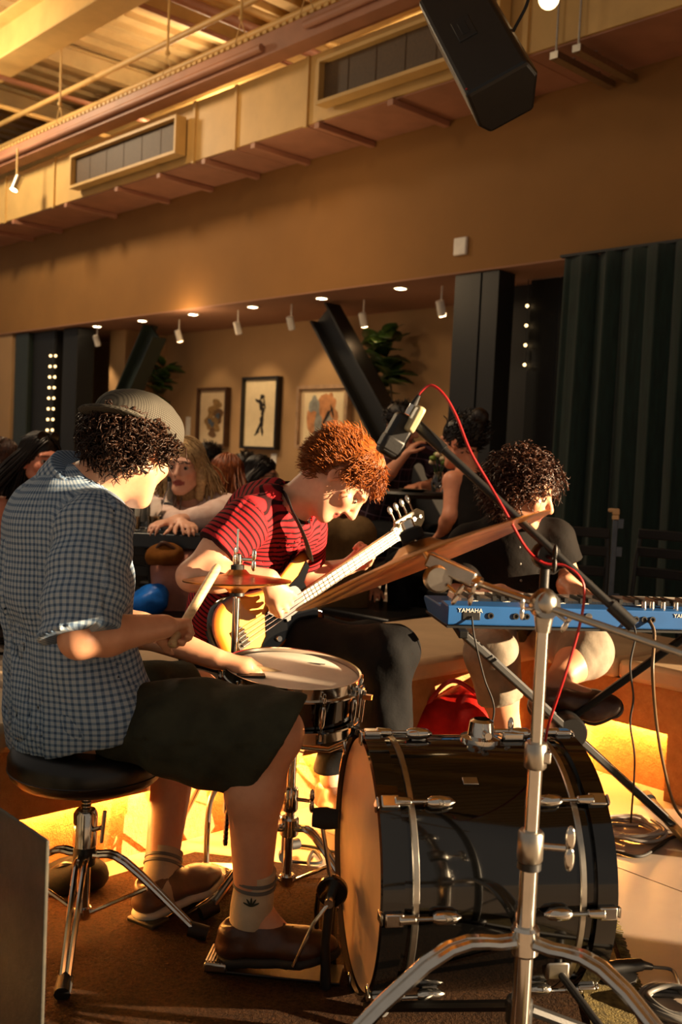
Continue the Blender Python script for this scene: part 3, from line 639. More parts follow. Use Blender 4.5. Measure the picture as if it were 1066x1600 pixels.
def shoe(root, heel, toe, up, upper, sole, w=.05, laces=True, sole_t=.022):
    f = nrm(toe-heel); M = frame(f, up); L = np.linalg.norm(toe-heel); P_ = lambda x, y, z: heel + M@A(x, y*L, z)
    S = SDF(.005); fl = (M[:, 2], .6)
    S.cone(P_(0, .1, .045), P_(0, .12, .06), .036, .036, .02); S.chain([P_(0, .1, .035), P_(0, .4, .038), P_(.004, .72, .032), P_(.0, .9, .026)], [.038, .042, .05, .038], .025, fl)
    S.chain([P_(0, .14, .07), P_(0, .38, .058), P_(0, .62, .04)], [.034, .034, .03], .02)
    S.cut(P_(0, 0, sole_t*.7), -M[:, 2]); S.ell(P_(0, .16, .115), A(.031, .055, .035), M, .012, True)
    V, F = S.run(); V = relax(V, F, 1); V += vnorm(V, F)*(wob(V, 90, 5)*.0012)[:, None]
    s = mesh_obj('shoe', V, F, upper, root, sm=180)
    S = SDF(.005); S.chain([P_(0, .08, .01), P_(0, .4, .01), P_(.004, .72, .01), P_(0, .92, .012)], [.043, .044, .053, .04], .02, (M[:, 2], .5)); S.cut(P_(0, 0, sole_t), M[:, 2]); S.cut(P_(0, 0, 0), -M[:, 2])
    V, F = S.run(); mesh_obj('sole', relax(V, F, 1), F, sole, s, sm=180)
    if laces:
        for y in (.42, .5, .58, .66):
            MB().tube([P_(-.026, y, .07-.06*(y-.4)), P_(0, y+.01, .094-.09*(y-.4)), P_(.026, y, .07-.06*(y-.4))], .0022, 6).build('lace', 'coated_white' if laces == 1 else laces, s)
    return s
cloth_mat('gingham', 'gingham', 'a4b2be', '465b76', .0135, '758aa2'); cloth_mat('olive_twill', 'plain', '3c3d30', '2c2d24'); cloth_mat('sock_white', 'plain', 'c9b79a', 'b3a084')
cloth_mat('red_stripe', 'stripe', 'a3242a', '2a0d10', .0165); cloth_mat('black_denim', 'plain', '0d0d0f', '080809'); cloth_mat('dark_shirt', 'plain', '15100d', '0e0b09'); cloth_mat('grey_chino', 'plain', '8c8171', '6f6558')
cloth_mat('pink_linen', 'plain', 'ead3c8', 'd8b6a8'); cloth_mat('black_top', 'plain', '15110f', '0e0b0a'); cloth_mat('plaid_dark', 'plaid', '3a2228', '241820', .07, '6a5560'); cloth_mat('brown_knit', 'plain', '5a3c28', '42291a'); cloth_mat('blue_linen', 'plain', 'a9b0b8', '8a929c')
cloth_mat('pink_trouser', 'plain', 'c98d78', 'b07765'); cloth_mat('olive_trouser', 'plain', '6e5636', '584328'); cloth_mat('grey_herringbone', 'gingham', '57534a', '2e2c27', .005, '413e38', bump=.1)
hair_mat('hair_brown', '3a2214', '1c100a'); hair_mat('hair_ginger', 'a85c22', '63300f'); hair_mat('hair_dark', '1c110b', '0c0705'); hair_mat('hair_blonde', 'c9a877', '9a7c52'); hair_mat('hair_red', '8f4a1c', '5c2b0f'); hair_mat('hair_auburn', '4a2817', '24120a')
mat('brown_leather', '4a2a18', .4, 0., .25, 20., .2, 120); mat('tan_leather', '6b5040', .38, 0., .2, 20., .2, 120); mat('sole_white', 'cfc6b4', .6); mat('sole_dark', '1a120c', .7)
# ================================================================ the drummer
def sock(root, a, b, r, m='sock_white', band=None):
    a = np.asarray(a); b = np.asarray(b); ax = b - a; L = np.linalg.norm(ax)
    s = MB().lathe([(r*.86, -.003), (r*1.02, 0), (r*1.04, L*.3), (r*.98, L*.6), (r*.95, L*.85), (r*1.0, L), (r*.9, L+.002)], a, ax, 28).build('sock', m, root, sm=60)
    for t_ in (.72, .84): MB().lathe([(r*1.0, -.004), (r*1.045, -.003), (r*1.045, .003), (r*1.0, .004)], a + ax*t_, ax, 28).build('sock_stripe', band or 'gray_rubber', s)
    return s
def drummer():
    ft = nrm(A(.8, .6, 0)); rt = A(.6, -.8, 0)
    root = thing('person', 'drummer in a blue checked shirt and grey flat cap on a drum stool', 'person', A(*P(120, 1110, 2.3)[:2], 0))
    pel = P(118, 1105, 2.30); wai = P(108, 1010, 2.30); che = P(104, 905, 2.29); upc = P(100, 822, 2.27); nb = P(138, 768, 2.27)
    hd = Head(P(208, 702, 2.28), (.40, .86, -.44), k=.98)
    shR, shL = P(146, 826, 2.13), P(66, 806, 2.43); elR, elL = P(124, 998, 2.03), P(168, 965, 2.55); wrR, wrL = P(256, 979, 2.17), P(338, 1030, 2.47)
    hipR, hipL = P(150, 1125, 2.24), P(108, 1112, 2.42); knR, knL = P(424, 1145, 2.12), P(305, 1085, 2.72); anR, anL = P(394, 1415, 2.15), P(248, 1384, 2.39)
    S = SDF(.0055); hd.add(S)
    S.cone(nb, hd.at(0, -.03, -.05), .058, .054, .03)
    S.chain([pel, wai, che, upc], [.15, .145, .155, .125], .04, (ft, .72)); S.cone(shL, shR, .055, .055, .04); S.cone(upc, nb, .09, .06, .04)
    for sh, el, wr in ((shR, elR, wrR), (shL, elL, wrL)):
        S.chain([sh, sh*.5+el*.5, el], [.05, .047, .04], .03); m = el*.68+wr*.32; S.chain([el, m, wr], [.04, .043, .027], .02)
    for hp, kn, an in ((hipR, knR, anR), (hipL, knL, anL)):
        S.chain([hp, hp*.5+kn*.5, kn], [.088, .078, .058], .04); m = kn*.68+an*.32; bk = A(-.022, -.01, 0); S.chain([kn, m+bk, an], [.056, .06, .037], .03); S.ell(kn+A(.012, 0, .0), .054, None, .03)
    hR = P(284, 974, 2.27)
    hand(S, wrR, hR-wrR, (.25, .62, -.55), 1, (1.25, 1.35, .9), .98, 0., (.6, .25, .75))
    hand(S, wrL, nrm(A(.95, -.2, -.12)), (-.1, .35, -.9), 1, (.55, .75, .45), .98, .1, (.7, .2, .5))
    for kn, an, tip in ((knR, anR, P(505, 1478, 2.13)), (knL, anL, P(322, 1372, 2.5))):
        S.cone(an, an*.75+tip*.25-A(0, 0, .03), .036, .034, .02); S.cone(an-A(0, 0, .04), tip*.6+an*.4-A(0, 0, .03), .032, .025, .02)
    body_obj(root, S, 'd39a78', [hd], '9a5548', '2a1a10')
    hd.eyes(root)
    # shirt
    S = SDF(.0065); eR = shR + (elR-shR)*.97; eL = shL + (elL-shL)*.8
    S.chain([shR, shR*.5+eR*.5 + A(0, 0, -.005), eR + (eR-shR)*.15], [.078, .082, .084], .03); S.chain([shL, eL], [.075, .08], .03); S.cut(eR, nrm(elR-shR)+A(.25, 0, -.1), (eR, .16)); S.cut(eL, elL-shL, (eL, .14))
    S.chain([P(116, 1150, 2.3), P(114, 1100, 2.3), wai, che, upc], [.2, .2, .186, .19, .135], .04, (ft, .70)); S.cone(shL, shR, .066, .066, .06); S.cone(upc, nb - A(.0, 0, .01), .105, .072, .05)
    S.cone(che + ft*-.03, upc + ft*-.02, .12, .11, .05)
    S.cone(shR*.55+che*.45, shR*.3+che*.7-A(0, 0, .06), .08, .06, .05)
    S.cone(P(132, 1040, 2.2), P(165, 1110, 2.2), .1, .115, .04); S.cut(P(115, 1140, 2.3), nrm(A(.3, .1, -1)))
    S.shell(.011)
    def fold(V, UV):
        d = np.zeros(len(V)); m = UV[:, 2] == 1
        d[m] += .004*np.sin(UV[m, 1]*70+UV[m, 0]*26+2*np.sin(UV[m, 0]*20)); m = UV[:, 2] == 0
        q = (V-wai)@EZ; d[m] += (.005*np.sin(UV[m, 0]*34+q[m]*9+1.6*np.sin(q[m]*11)))*np.clip(1.3-np.abs(q[m]-.02)*3, .25, 1)
        b = (V-upc)@rt; e = -((V-che)@ft); d -= .007*np.exp(-((b+.012)/.006)**2)*(e > .05)*(V[:, 2] < upc[2]-.03); d += .004*np.exp(-((b-.012)/.014)**2)*(e > .05)*(V[:, 2] < upc[2]-.03)
        return d
    sh = cloth_obj('shirt', root, S, 'gingham', [(pel, upc + (upc-pel)*.1, -rt+ft, .185), (shR, elR, -rt, .08), (shL, elL, rt, .08)], .0035, 30, 2, 3, fold)
    ax = nrm(hd.at(0, -.035, -.06) - nb); ax = nrm(ax + A(-.12, -.05, .45)); c0 = nb + A(-.02, 0, .02)
    co = SDF(.005); co.cone(c0 - ax*.02, c0 + ax*.05, .094, .078, .01); co.cut(c0 + ax*.034, ax); co.cut(c0 - ax*.026, -ax); co.shell(.012)
    cloth_obj('collar', sh, co, 'gingham', [(c0 - ax*.05, c0 + ax*.06, rt, .08)], .0015, 40, 1)
    # patch on sleeve cuff hem
    # shorts
    S = SDF(.0065); S.ell(pel - A(0, 0, .045), (.14, .14, .085), None, .04)
    S.chain([hipR, hipR*.45+knR*.55, knR + (knR-hipR)*.1], [.088, .104, .092], .03); S.cone(P(270, 1150, 2.15), P(385, 1195, 2.14), .07, .08, .05)
    eK = hipL + (knL-hipL)*.9; S.chain([hipL, hipL*.5+knL*.5, knL], [.1, .1, .098], .03)
    a_, b_ = P(474, 1098, 2.12), P(374, 1252, 2.14); tv = nrm(b_-a_); nn = nrm(np.cross(tv, A(0, 1, 0))); nn = nn if nn[0] > 0 else -nn
    S.cut((a_+b_)/2, nn, ((a_+b_)/2, .24)); S.cut(eK, knL-hipL, (eK, .16)); S.cut(P(110, 1195, 2.3), (0, 0, -1), (pel, .2)); S.shell(.012)
    cloth_obj('shorts', root, S, 'olive_twill', [(hipR, knR, (0, 1, 0), .12), (hipL, knL, (0, 1, 0), .12)], .005, 24, 2, 5, lambda V, UV: .003*np.sin(UV[:, 1]*55+UV[:, 0]*30))
    # cap worn backwards
    S = SDF(.005); S.ell(hd.at(0, -.012, .052), (.089*1.04, .115*1.03, .074), hd.M, .02); S.ell(hd.at(0, .012, .064), (.088, .095, .066), hd.M, .03)
    nz = nrm(hd.M @ A(0, -.25, 1)); S.cut(hd.at(0, -.02, .024), -nz)
    cp = cloth_obj('flat_cap', root, S, 'grey_herringbone', [(hd.at(0, -.15, .05), hd.at(0, .15, .05), hd.M[:, 2], .09)], .002, 55, 1, 8)
    S = SDF(.005); S.ell(hd.at(0, -.105, .034), (.084, .066, .011), hd.M @ np.array(Matrix.Rotation(R(8), 3, 'X')), .01)
    cloth_obj('visor', cp, S, 'grey_herringbone', [(hd.at(0, -.2, .04), hd.at(0, .1, .04), hd.M[:, 2], .06)], .0008, 40, 1)
    MB().ell(hd.at(0, -.006, .131), A(.009, .009, .005)*1.0, hd.M).build('button', 'grey_herringbone', cp)
    # curly hair below the cap
    mk = lambda p: (p[:, 2] < .055) & (p[:, 2] > -.068 + .25*np.maximum(0, p[:, 1]+.02)) & (p[:, 1] < .05 - .9*np.maximum(0, .045-p[:, 2])) & ~((np.abs(p[:, 0]) > .06) & (p[:, 1] > -.03) & (p[:, 1] < .03) & (p[:, 2] < .012))
    ps = strands(hd, 1000, mk, .05, lambda r_, n_: n_*.6 + A(0, -.45, -.6), .008, 2.2, .35, .0021, 11, 4, jit=.3)
    S = SDF(.006); S.ell(hd.at(0, -.03, .02), A(.085, .092, .085), hd.M); S.cut(hd.at(0, .0, -.058), -hd.M[:, 2]); S.cut(hd.at(0, .035, 0), hd.M[:, 1]); S.cut(hd.at(0, -.005, -.01), nrm(hd.M@A(0, 1, -.8)))
    hair_obj(root, hd, 'hair_brown', [ps], S)
    # socks and shoes
    for an, kn in ((anR, knR), (anL, knL)):
        d = nrm(kn-an); sk = sock(root, an - d*.035, an + d*.085, .046)
        if an is anR:
            c = an + d*.02 + A(.0, -.0475, 0)
            for a in (-1.1, -.55, 0, .55, 1.1): v = A(math.sin(a), 0, math.cos(a)); MB().ell(c + v*.010, A(.0022, .0012, .010), np.stack([np.cross(v, A(0, -1, 0)), A(0, -1, 0), v], 1), 8, 6).build('leaf_print', 'olive_twill', sk)
    shoe(root, P(352, 1502, 2.15), P(520, 1494, 2.12), (-.05, 0, 1), 'brown_leather', 'sole_dark', laces='brown_rubber')
    shoe(root, P(224, 1434, 2.35), P(336, 1376, 2.50), (-.15, -.1, 1), 'tan_leather', 'sole_white', laces=1)
    return hR, wrL, hd
DR = drummer()
# drum sticks
a_, b_ = P(268, 1008, 2.22), P(341, 884, 2.44); d_ = nrm(b_-a_)
tag(MB().tube([a_, a_ + (b_-a_)*.7, b_ - d_*.012, b_ - d_*.003, b_], [.0105, .0115, .0115, .009, .004], 14).build('drumstick', mat('pale_wood', 'd9b98a', .5, 0., .15, 30., stretch=(1, 1, 6)), sm=180, loc=a_), 'pale wooden drumstick raised in the near hand', 'drumstick')
a_, b_ = P(362, 1034, 2.46), P(468, 1058, 2.5)
tag(MB().tube([a_, a_*.4+b_*.6, b_ - nrm(b_-a_)*.02, b_], [.0072, .0068, .004, .003], 12).build('drumstick', 'pale_wood', sm=180, loc=b_), 'pale wooden drumstick lying low over the snare drum', 'drumstick')
# ================================================================ the bass player
def bassist():
    ft = nrm(A(.75, -.5, -.25)); rt = nrm(A(-.55, -.83, 0))
    pel = P(348, 1000, 3.2); root = thing('person', 'ginger-haired person in a red striped t-shirt bent over a bass guitar', 'person', A(pel[0], pel[1], 0))
    che = P(395, 888, 3.06); upc = P(425, 818, 2.98); nb = P(456, 796, 2.96); hd = Head(P(533, 748, 2.93), (.53, -.17, -.83), (.82, .05, .56), 1.0)
    shR, shL = P(384, 818, 2.84), P(474, 826, 3.1); elR, elL = P(300, 900, 2.74), P(478, 905, 3.22); wrR, wrL = P(420, 903, 2.74), P(545, 885, 3.18)
    hipR, hipL = P(366, 1012, 3.07), P(400, 1005, 3.3); knR, knL = P(606, 1022, 2.82), P(585, 1012, 3.24); anR, anL = P(598, 1292, 2.9), P(517, 1215, 3.05)
    S = SDF(.0055); hd.add(S)
    S.cone(nb, hd.at(0, -.035, -.05), .056, .052, .03); S.cone(nb*.5+hd.at(0, -.03, -.05)*.5, hd.at(0, .01, -.07), .045, .04, .03)
    S.chain([pel, che, upc], [.14, .145, .115], .04, (ft, .74)); S.cone(shL, shR, .052, .052, .04)
    for sh, el, wr in ((shR, elR, wrR), (shL, elL, wrL)):
        S.chain([sh, sh*.5+el*.5, el], [.05, .048, .041], .03); m = el*.68+wr*.32; S.chain([el, m, wr], [.041, .043, .026], .02)
    for hp, kn, an in ((hipR, knR, anR), (hipL, knL, anL)): S.chain([hp, kn], [.08, .055], .04); S.chain([kn, kn*.65+an*.35, an], [.052, .052, .035], .03)
    hand(S, wrR, nrm(A(.45, .25, -.62)), nrm(A(-.3, .8, .05)), -1, ((.3, .6, .4), (.4, .7, .5), (.5, .7, .5), (.5, .7, .5)), .98, .1, (.8, .35, .3))
    hand(S, wrL, nrm(A(.55, -.25, .55)), nrm(A(.1, -.9, .3)), 1, (1.0, 1.0, .5), .98, .05, (.6, .3, .6))
    body_obj(root, S, 'd9a182', [hd], '9e564a', '8a4a1e'); hd.eyes(root)
    # t-shirt
    S = SDF(.0065); eR = shR + (elR-shR)*.55; eL = shL + (elL-shL)*.6; S.cone(shR, eR + (elR-shR)*.15, .07, .074, .03); S.cone(shL, eL + (elL-shL)*.15, .068, .07, .03)
    S.cut(eR, elR-shR, (eR, .12)); S.cut(eL, elL-shL, (eL, .11)); S.chain([pel + A(0, 0, .02), che, upc], [.168, .172, .135], .04, (ft, .74)); S.cone(shL, shR, .062, .063, .05); S.cone(upc, nb + A(-.01, 0, -.012), .1, .066, .05)
    S.cone(upc - ft*.05, che - ft*.05, .1, .12, .05)
    nk = nrm(hd.at(0, -.035, -.05)-nb); S.cut(nb + nk*.0, nk, (nb, .085)); S.cut(pel - A(0, 0, .03), (0, 0, -1)); S.shell(.011)
    def fold(V, UV):
        d = np.zeros(len(V)); m = UV[:, 2] == 0; d[m] += .006*np.sin(UV[m, 1]*26+UV[m, 0]*16+1.5*np.sin(UV[m, 0]*14)); m = UV[:, 2] == 1; d[m] += .003*np.sin(UV[m, 0]*50+UV[m, 1]*40); return d
    sh = cloth_obj('t_shirt', root, S, 'red_stripe', [(pel, upc + (upc-pel)*.2, -ft, .15), (shR, elR, -rt, .07), (shL, elL, rt, .07)], .003, 30, 2, 12, fold)
    MB().lathe([(.064, -.006), (.07, -.004), (.07, .006), (.064, .008)], nb - nk*.002, nk, 36).build('neckband', 'black_denim', sh)
    # trousers
    S = SDF(.0075); S.ell(pel - A(0, 0, .03), (.15, .15, .1), None, .05)
    for hp, kn, an in ((hipR, knR, anR), (hipL, knL, anL)):
        S.chain([hp, hp*.5+kn*.5, kn], [.1, .094, .078], .04); S.chain([kn, kn*.6+an*.4, an], [.076, .07, .06], .04); S.ell(kn + A(.01, 0, .005), .075, None, .03); S.cut(an + A(0, 0, .02), (0, 0, -1), (an - A(0, 0, .03), .09))
    cloth_obj('trousers', root, S, 'black_denim', [(hipR, knR, (0, 1, 0), .09)], .004, 26, 2, 6, lambda V, UV: .003*np.sin(V[:, 0]*60+V[:, 2]*30+V[:, 1]*20))
    # wavy ginger hair
    mk = lambda p: (p[:, 2] > -.045 + .55*np.maximum(0, p[:, 1]+.03)) & ~((p[:, 1] > .05) & (p[:, 2] < .075)) & ~((np.abs(p[:, 0]) > .055) & (p[:, 1] > -.015) & (p[:, 2] < .03))
    ps = strands(hd, 4200, mk, lambda r_: .062-.016*(r_[:, 1] > .03), lambda r_, n_: n_*.22 + np.stack([r_[:, 0]*4+.25*np.sin(r_[:, 1]*60), np.where(r_[:, 1] > -.01, .35, -.55)+.25*np.sin(r_[:, 0]*70), -.42-.25*(r_[:, 2] < .05)], 1), 0.0055, 1.0, .0, .0013, 10, 6, jit=.13, clear=1.13)
    S = SDF(.006); S.ell(hd.at(0, -.014, .043), A(.085, .106, .093), hd.M); S.cut(hd.at(0, .02, .0), nrm(hd.M@A(0, .7, -.75)))
    hair_obj(root, hd, 'hair_ginger', [ps], S)
    for an, tip in ((anR, anR + A(.2, -.16, -.07)), (anL, anL + A(.08, -.24, -.03))):
        z = .012 if an is anR else .035; b = A(an[0], an[1], z); d = nrm((tip-an)*A(1, 1, 0)); shoe(root, b - d*.06, b + d*.2, (0, 0, 1), 'black_vinyl' if an is anR else 'tan_leather', 'sole_white', laces=1)
    return root, hd
BS = bassist()
# bass guitar
def bass_guitar():
    e0, e1 = P(336, 1018, 2.78), P(655, 806, 3.22); L = np.linalg.norm(e1-e0); gx = nrm(e1-e0); gz = A(.55, -.82, .1); gz = nrm(gz - gx*gz.dot(gx)); gy = np.cross(gz, gx); k = L/1.12
    root = thing('bass_guitar', 'sunburst electric bass guitar with black pickguard held by the ginger-haired player', 'guitar', e0)
    q = lambda x, y, z=0.: e0 + (gx*x + gy*y + gz*z)*k
    t = NT('sunburst'); tc = t.n('ShaderNodeAttribute', attribute_name='cloth'); s = t.n('ShaderNodeSeparateXYZ'); t.l(tc.outputs['Vector'], s.inputs[0])
    t.l(t.ramp(s.outputs[0], (.0, lin('120704')), (.14, lin('3a1206')), (.4, lin('c06a18')), (.62, lin('e8b25a'))), t.b.inputs['Base Color']); t.set(Roughness=.12, Coat_Weight=.8)
    # outline of the body (x along the strings, y across)
    ol = spline([(0, .0), (.01, .09), (.06, .155), (.14, .165), (.22, .135), (.29, .118), (.36, .125), (.43, .15), (.5, .165), (.535, .15), (.52, .115), (.46, .085), (.43, .05), (.43, -.045), (.455, -.075), (.475, -.105), (.46, -.14), (.41, -.15), (.34, -.125), (.26, -.125), (.18, -.155), (.1, -.17), (.03, -.13), (0, -.05), (0, 0)], 96)[:-1]
    cen = A(.24, .0); n = len(ol); V = []; U = []; rings = [(1., .0, 0.), (1., .03, 0.), (.985, .036, .05), (.9, .038, .35), (.75, .038, .7), (.4, .038, 1.), (.02, .038, 1.)]
    F = []
    for j, (s_, z, c) in enumerate(rings):
        for x, y in ol: p = cen + (A(x, y)-cen)*s_; V.append(q(p[0], p[1], z)); U.append((c, 0, 0))
    for j in range(len(rings)-1):
        for i in range(n): F.append((j*n+i, j*n+(i+1) % n, (j+1)*n+(i+1) % n, (j+1)*n+i))
    F.append(tuple(range(n-1, -1, -1))); F.append(tuple((len(rings)-1)*n+i for i in range(n)))
    mesh_obj('body', V, F, 'sunburst', root, sm=40, attrs={'cloth': ('FLOAT_VECTOR', U)})
    pg = [(.2, -.05), (.24, .03), (.34, .06), (.44, .085), (.5, .12), (.5, .09), (.45, .05), (.45, -.04), (.455, -.08), (.43, -.125), (.36, -.1), (.27, -.105), (.2, -.12), (.15, -.1), (.17, -.07)]
    MB().prism([(x*k, y*k) for x, y in pg], q(0, 0, .04), gx, gy, .003).build('pickguard', 'black_lacquer', root, sm=0, bevel=.0008)
    for x, y in ((.29, .022), (.315, -.022)): MB().box(q(x, y, .047), A(.03, .055, .014)*k, np.stack([gx, gy, gz], 1)).build('pickup', 'black_plastic', root, bevel=.003)
    br = MB().box(q(.1, 0, .043), A(.05, .08, .006)*k, np.stack([gx, gy, gz], 1)); [br.rod(q(.09, y, .052), q(.125, y, .052), .006*k, 10) for y in (-.027, -.009, .009, .027)]
    br.build('bridge', 'chrome', root)
    MB().prism(spline([(.24*k, .03*k), (.3*k, .07*k), (.4*k, .06*k), (.4*k, -.02*k), (.3*k, -.03*k), (.24*k, .03*k)], 30)[:-1], q(0, 0, .055), gx, gy, .002).build('pickup_cover', 'chrome', root, sm=0)
    for x, y in ((.24, -.085), (.19, -.105), (.14, -.1)): MB().lathe([(.013*k, 0), (.013*k, .012*k), (.011*k, .016*k)], q(x, y, .041), gz, 18).build('knob', 'chrome', root)
    MB().box(q(.68, 0, .035), A(.5, .052, .024)*k, np.stack([gx, gy, gz], 1)).build('neck', mat('maple', 'c89a5e', .3, 0., .15, 20.), root, bevel=.006)
    fb = MB().box(q(.67, 0, .05), A(.53, .05, .007)*k, np.stack([gx, gy, gz], 1)).build('fingerboard', mat('pale_fingerboard', 'cfc0a0', .35, 0., .12, 20.), root, bevel=.001)
    x = .93
    for i in range(20):
        MB().box(q(x, 0, .0545), A(.0028, .05, .003)*k, np.stack([gx, gy, gz], 1)).build('fret', 'chrome', fb, sm=0); x = .115 + (x-.115)*.9439
    hsx = [(.93, -.024), (.93, .024), (.955, .034), (.965, .05), (1.1, .045), (1.125, .02), (1.11, -.015), (1.06, -.045), (.99, -.058), (.955, -.035)]
    MB().prism([(a*k, b*k) for a, b in hsx], q(0, 0, .034), gx, gy, .015*k).build('headstock', mat('aged_cream', 'b8ac86', .35, 0., .12, 20.), root, sm=0, bevel=.002)
    MB().box(q(.934, 0, .054), A(.005, .046, .008)*k, np.stack([gx, gy, gz], 1)).build('nut', 'white_plastic', root, sm=0)
    for i in range(4):
        xx = .975 + i*.036; tn = MB().rod(q(xx, .03-.005*i, .02), q(xx, .03-.005*i, .065), .009*k, 12).rod(q(xx, .03-.005*i, .024), q(xx, .088, .024), .004*k, 8).build('tuner', 'chrome', root)
        MB().ell(q(xx, .1, .024), A(.014, .02, .004)*k, np.stack([gx, gy, gz], 1)).build('tuner_key', 'chrome', tn)
        y = -.018+.012*i; MB().tube([q(.1, -.027+.018*i, .058), q(.934, y, .058), q(xx, .03-.005*i, .06)], .001, 6).build('string', 'chrome', root)
    # strap
    s0, s1 = q(.52, .14, .03), q(.01, .0, .02); pts = spline([s0, P(484, 868, 2.9), P(477, 842, 2.855), P(460, 806, 2.835), P(437, 776, 2.95), P(380, 850, 3.2), P(330, 960, 3.1), s1], 50)
    MB().tube(pts, .02, 10, flat=.14, up=(.6, -.75, .2)).build('strap', 'pewter_cloth', root, sm=60)
bass_guitar()
# ================================================================ the keyboard player, keyboard and stand
def keyboardist():
    ft = nrm(A(.22, -.97, -.08)); rt = nrm(A(-.97, -.22, 0)); pel = P(800, 968, 3.78); root = thing('person', 'curly-haired person in a dark shirt playing the blue keyboard', 'person', A(pel[0], pel[1], 0))
    che = P(802, 905, 3.62); upc = P(800, 850, 3.56); nb = P(803, 828, 3.54); hd = Head(P(818, 768, 3.46), (.86, -.36, -.32), k=1.0)
    shR, shL = P(735, 852, 3.58), P(866, 845, 3.55); elR, elL = P(716, 945, 3.5), P(893, 915, 3.55); wrR, wrL = P(782, 924, 3.22), P(884, 912, 3.22)
    hipR, hipL = P(768, 985, 3.74), P(850, 985, 3.72); knR, knL = P(768, 1022, 3.32), P(915, 1018, 3.34); anR, anL = P(806, 1206, 3.36), P(862, 1072, 3.16)
    S = SDF(.0065); hd.add(S); S.cone(nb, hd.at(0, -.03, -.05), .056, .052, .03); S.chain([pel, che, upc], [.145, .15, .12], .04, (ft, .74)); S.cone(shL, shR, .052, .052, .04)
    for sh, el, wr in ((shR, elR, wrR), (shL, elL, wrL)): S.chain([sh, el], [.05, .041], .03); m = el*.68+wr*.32; S.chain([el, m, wr], [.041, .042, .026], .02)
    for hp, kn, an in ((hipR, knR, anR), (hipL, knL, anL)): S.chain([hp, kn], [.085, .058], .04); S.chain([kn, kn*.65+an*.35, an], [.056, .058, .036], .03)
    for an, t_ in ((anR, anR + A(.06, -.17, -.05)), (anL, anL + A(.14, -.06, -.03))): S.cone(an, t_, .036, .03, .02)
    hand(S, wrR, nrm(A(.75, -.62, -.1)), (0, .0, -1), -1, (.35, .6, .35), 1., .15, (.7, .5, .2)); hand(S, wrL, nrm(A(.25, -.9, -.15)), (0, 0, -1), 1, (.35, .6, .35), 1., .15, (.7, .5, .2))
    body_obj(root, S, 'cf9573', [hd], '8e4a3e', '24150c'); hd.eyes(root)
    S = SDF(.0075); eR = shR + (elR-shR)*.72; eL = shL + (elL-shL)*.55; S.cone(shR, elR, .075, .07, .03); S.cone(shL, elL, .072, .075, .03); S.cut(eR, elR-shR, (eR, .12)); S.cut(eL, elL-shL, (eL, .11))
    S.chain([pel, che, upc], [.185, .19, .14], .04, (ft, .78)); S.cone(shL, shR, .064, .064, .05); S.cone(upc, nb, .1, .07, .05)
    S.cut(pel - A(0, 0, .06), (0, 0, -1)); S.shell(.012)
    sh = cloth_obj('shirt', root, S, 'dark_shirt', [(pel, upc, -ft, .17)], .005, 26, 2, 17)
    for i in range(4):
        c = P(812+i*1.2, 855+i*26, 3.38); MB().ell(c, .0045, n=10, m=6).build('button', 'gray_rubber', sh)
    ax = nrm(hd.at(0, -.03, -.05)-nb); MB().lathe([(.075, -.02), (.082, -.018), (.074, .03), (.068, .03)], nb, ax, 30).build('collar', 'dark_shirt', sh)
    S = SDF(.0075); S.ell(pel - A(0, 0, .03), (.16, .15, .1), None, .05); S.chain([hipR, knR, knR*.55+anR*.45], [.105, .085, .078], .04); S.chain([hipL, knL, knL*.7+anL*.3], [.105, .088, .07], .04)
    c_ = knR*.62+anR*.38; S.cut(c_, anR-knR, (c_, .13)); S.shell(.014)
    cloth_obj('trousers', root, S, 'grey_chino', [(hipR, knR, (0, 1, 0), .1)], .005, 24, 2, 19)
    mk = lambda p: (p[:, 2] > -.07 + 1.6*np.maximum(0, p[:, 1]+.02)) & (p[:, 1] < .07)
    ps = strands(hd, 1500, mk, .075, lambda r_, n_: n_*.6 + A(0, -.35, -.35), .009, 1.9, .4, .0022, 12, 21, jit=.4, clear=1.08)
    S = SDF(.007); S.ell(hd.at(0, -.026, .045), A(.09, .105, .096), hd.M); S.ell(hd.at(0, -.06, -.03), A(.09, .07, .08), hd.M, .03); S.cut(hd.at(0, .02, .0), nrm(hd.M@A(0, .8, -.6)))
    hair_obj(root, hd, 'hair_auburn', [ps], S)
    b = A(anR[0], anR[1], .004); shoe(root, b + A(-.03, .06, 0), b + A(.07, -.19, 0), (0, 0, 1), 'brown_leather', 'sole_dark', laces='brown_rubber')
    shoe(root, anL + A(-.05, .01, -.075), anL + A(.2, -.06, -.05), (-.2, -.75, .6), 'brown_leather', 'sole_dark', laces=False)
keyboardist()
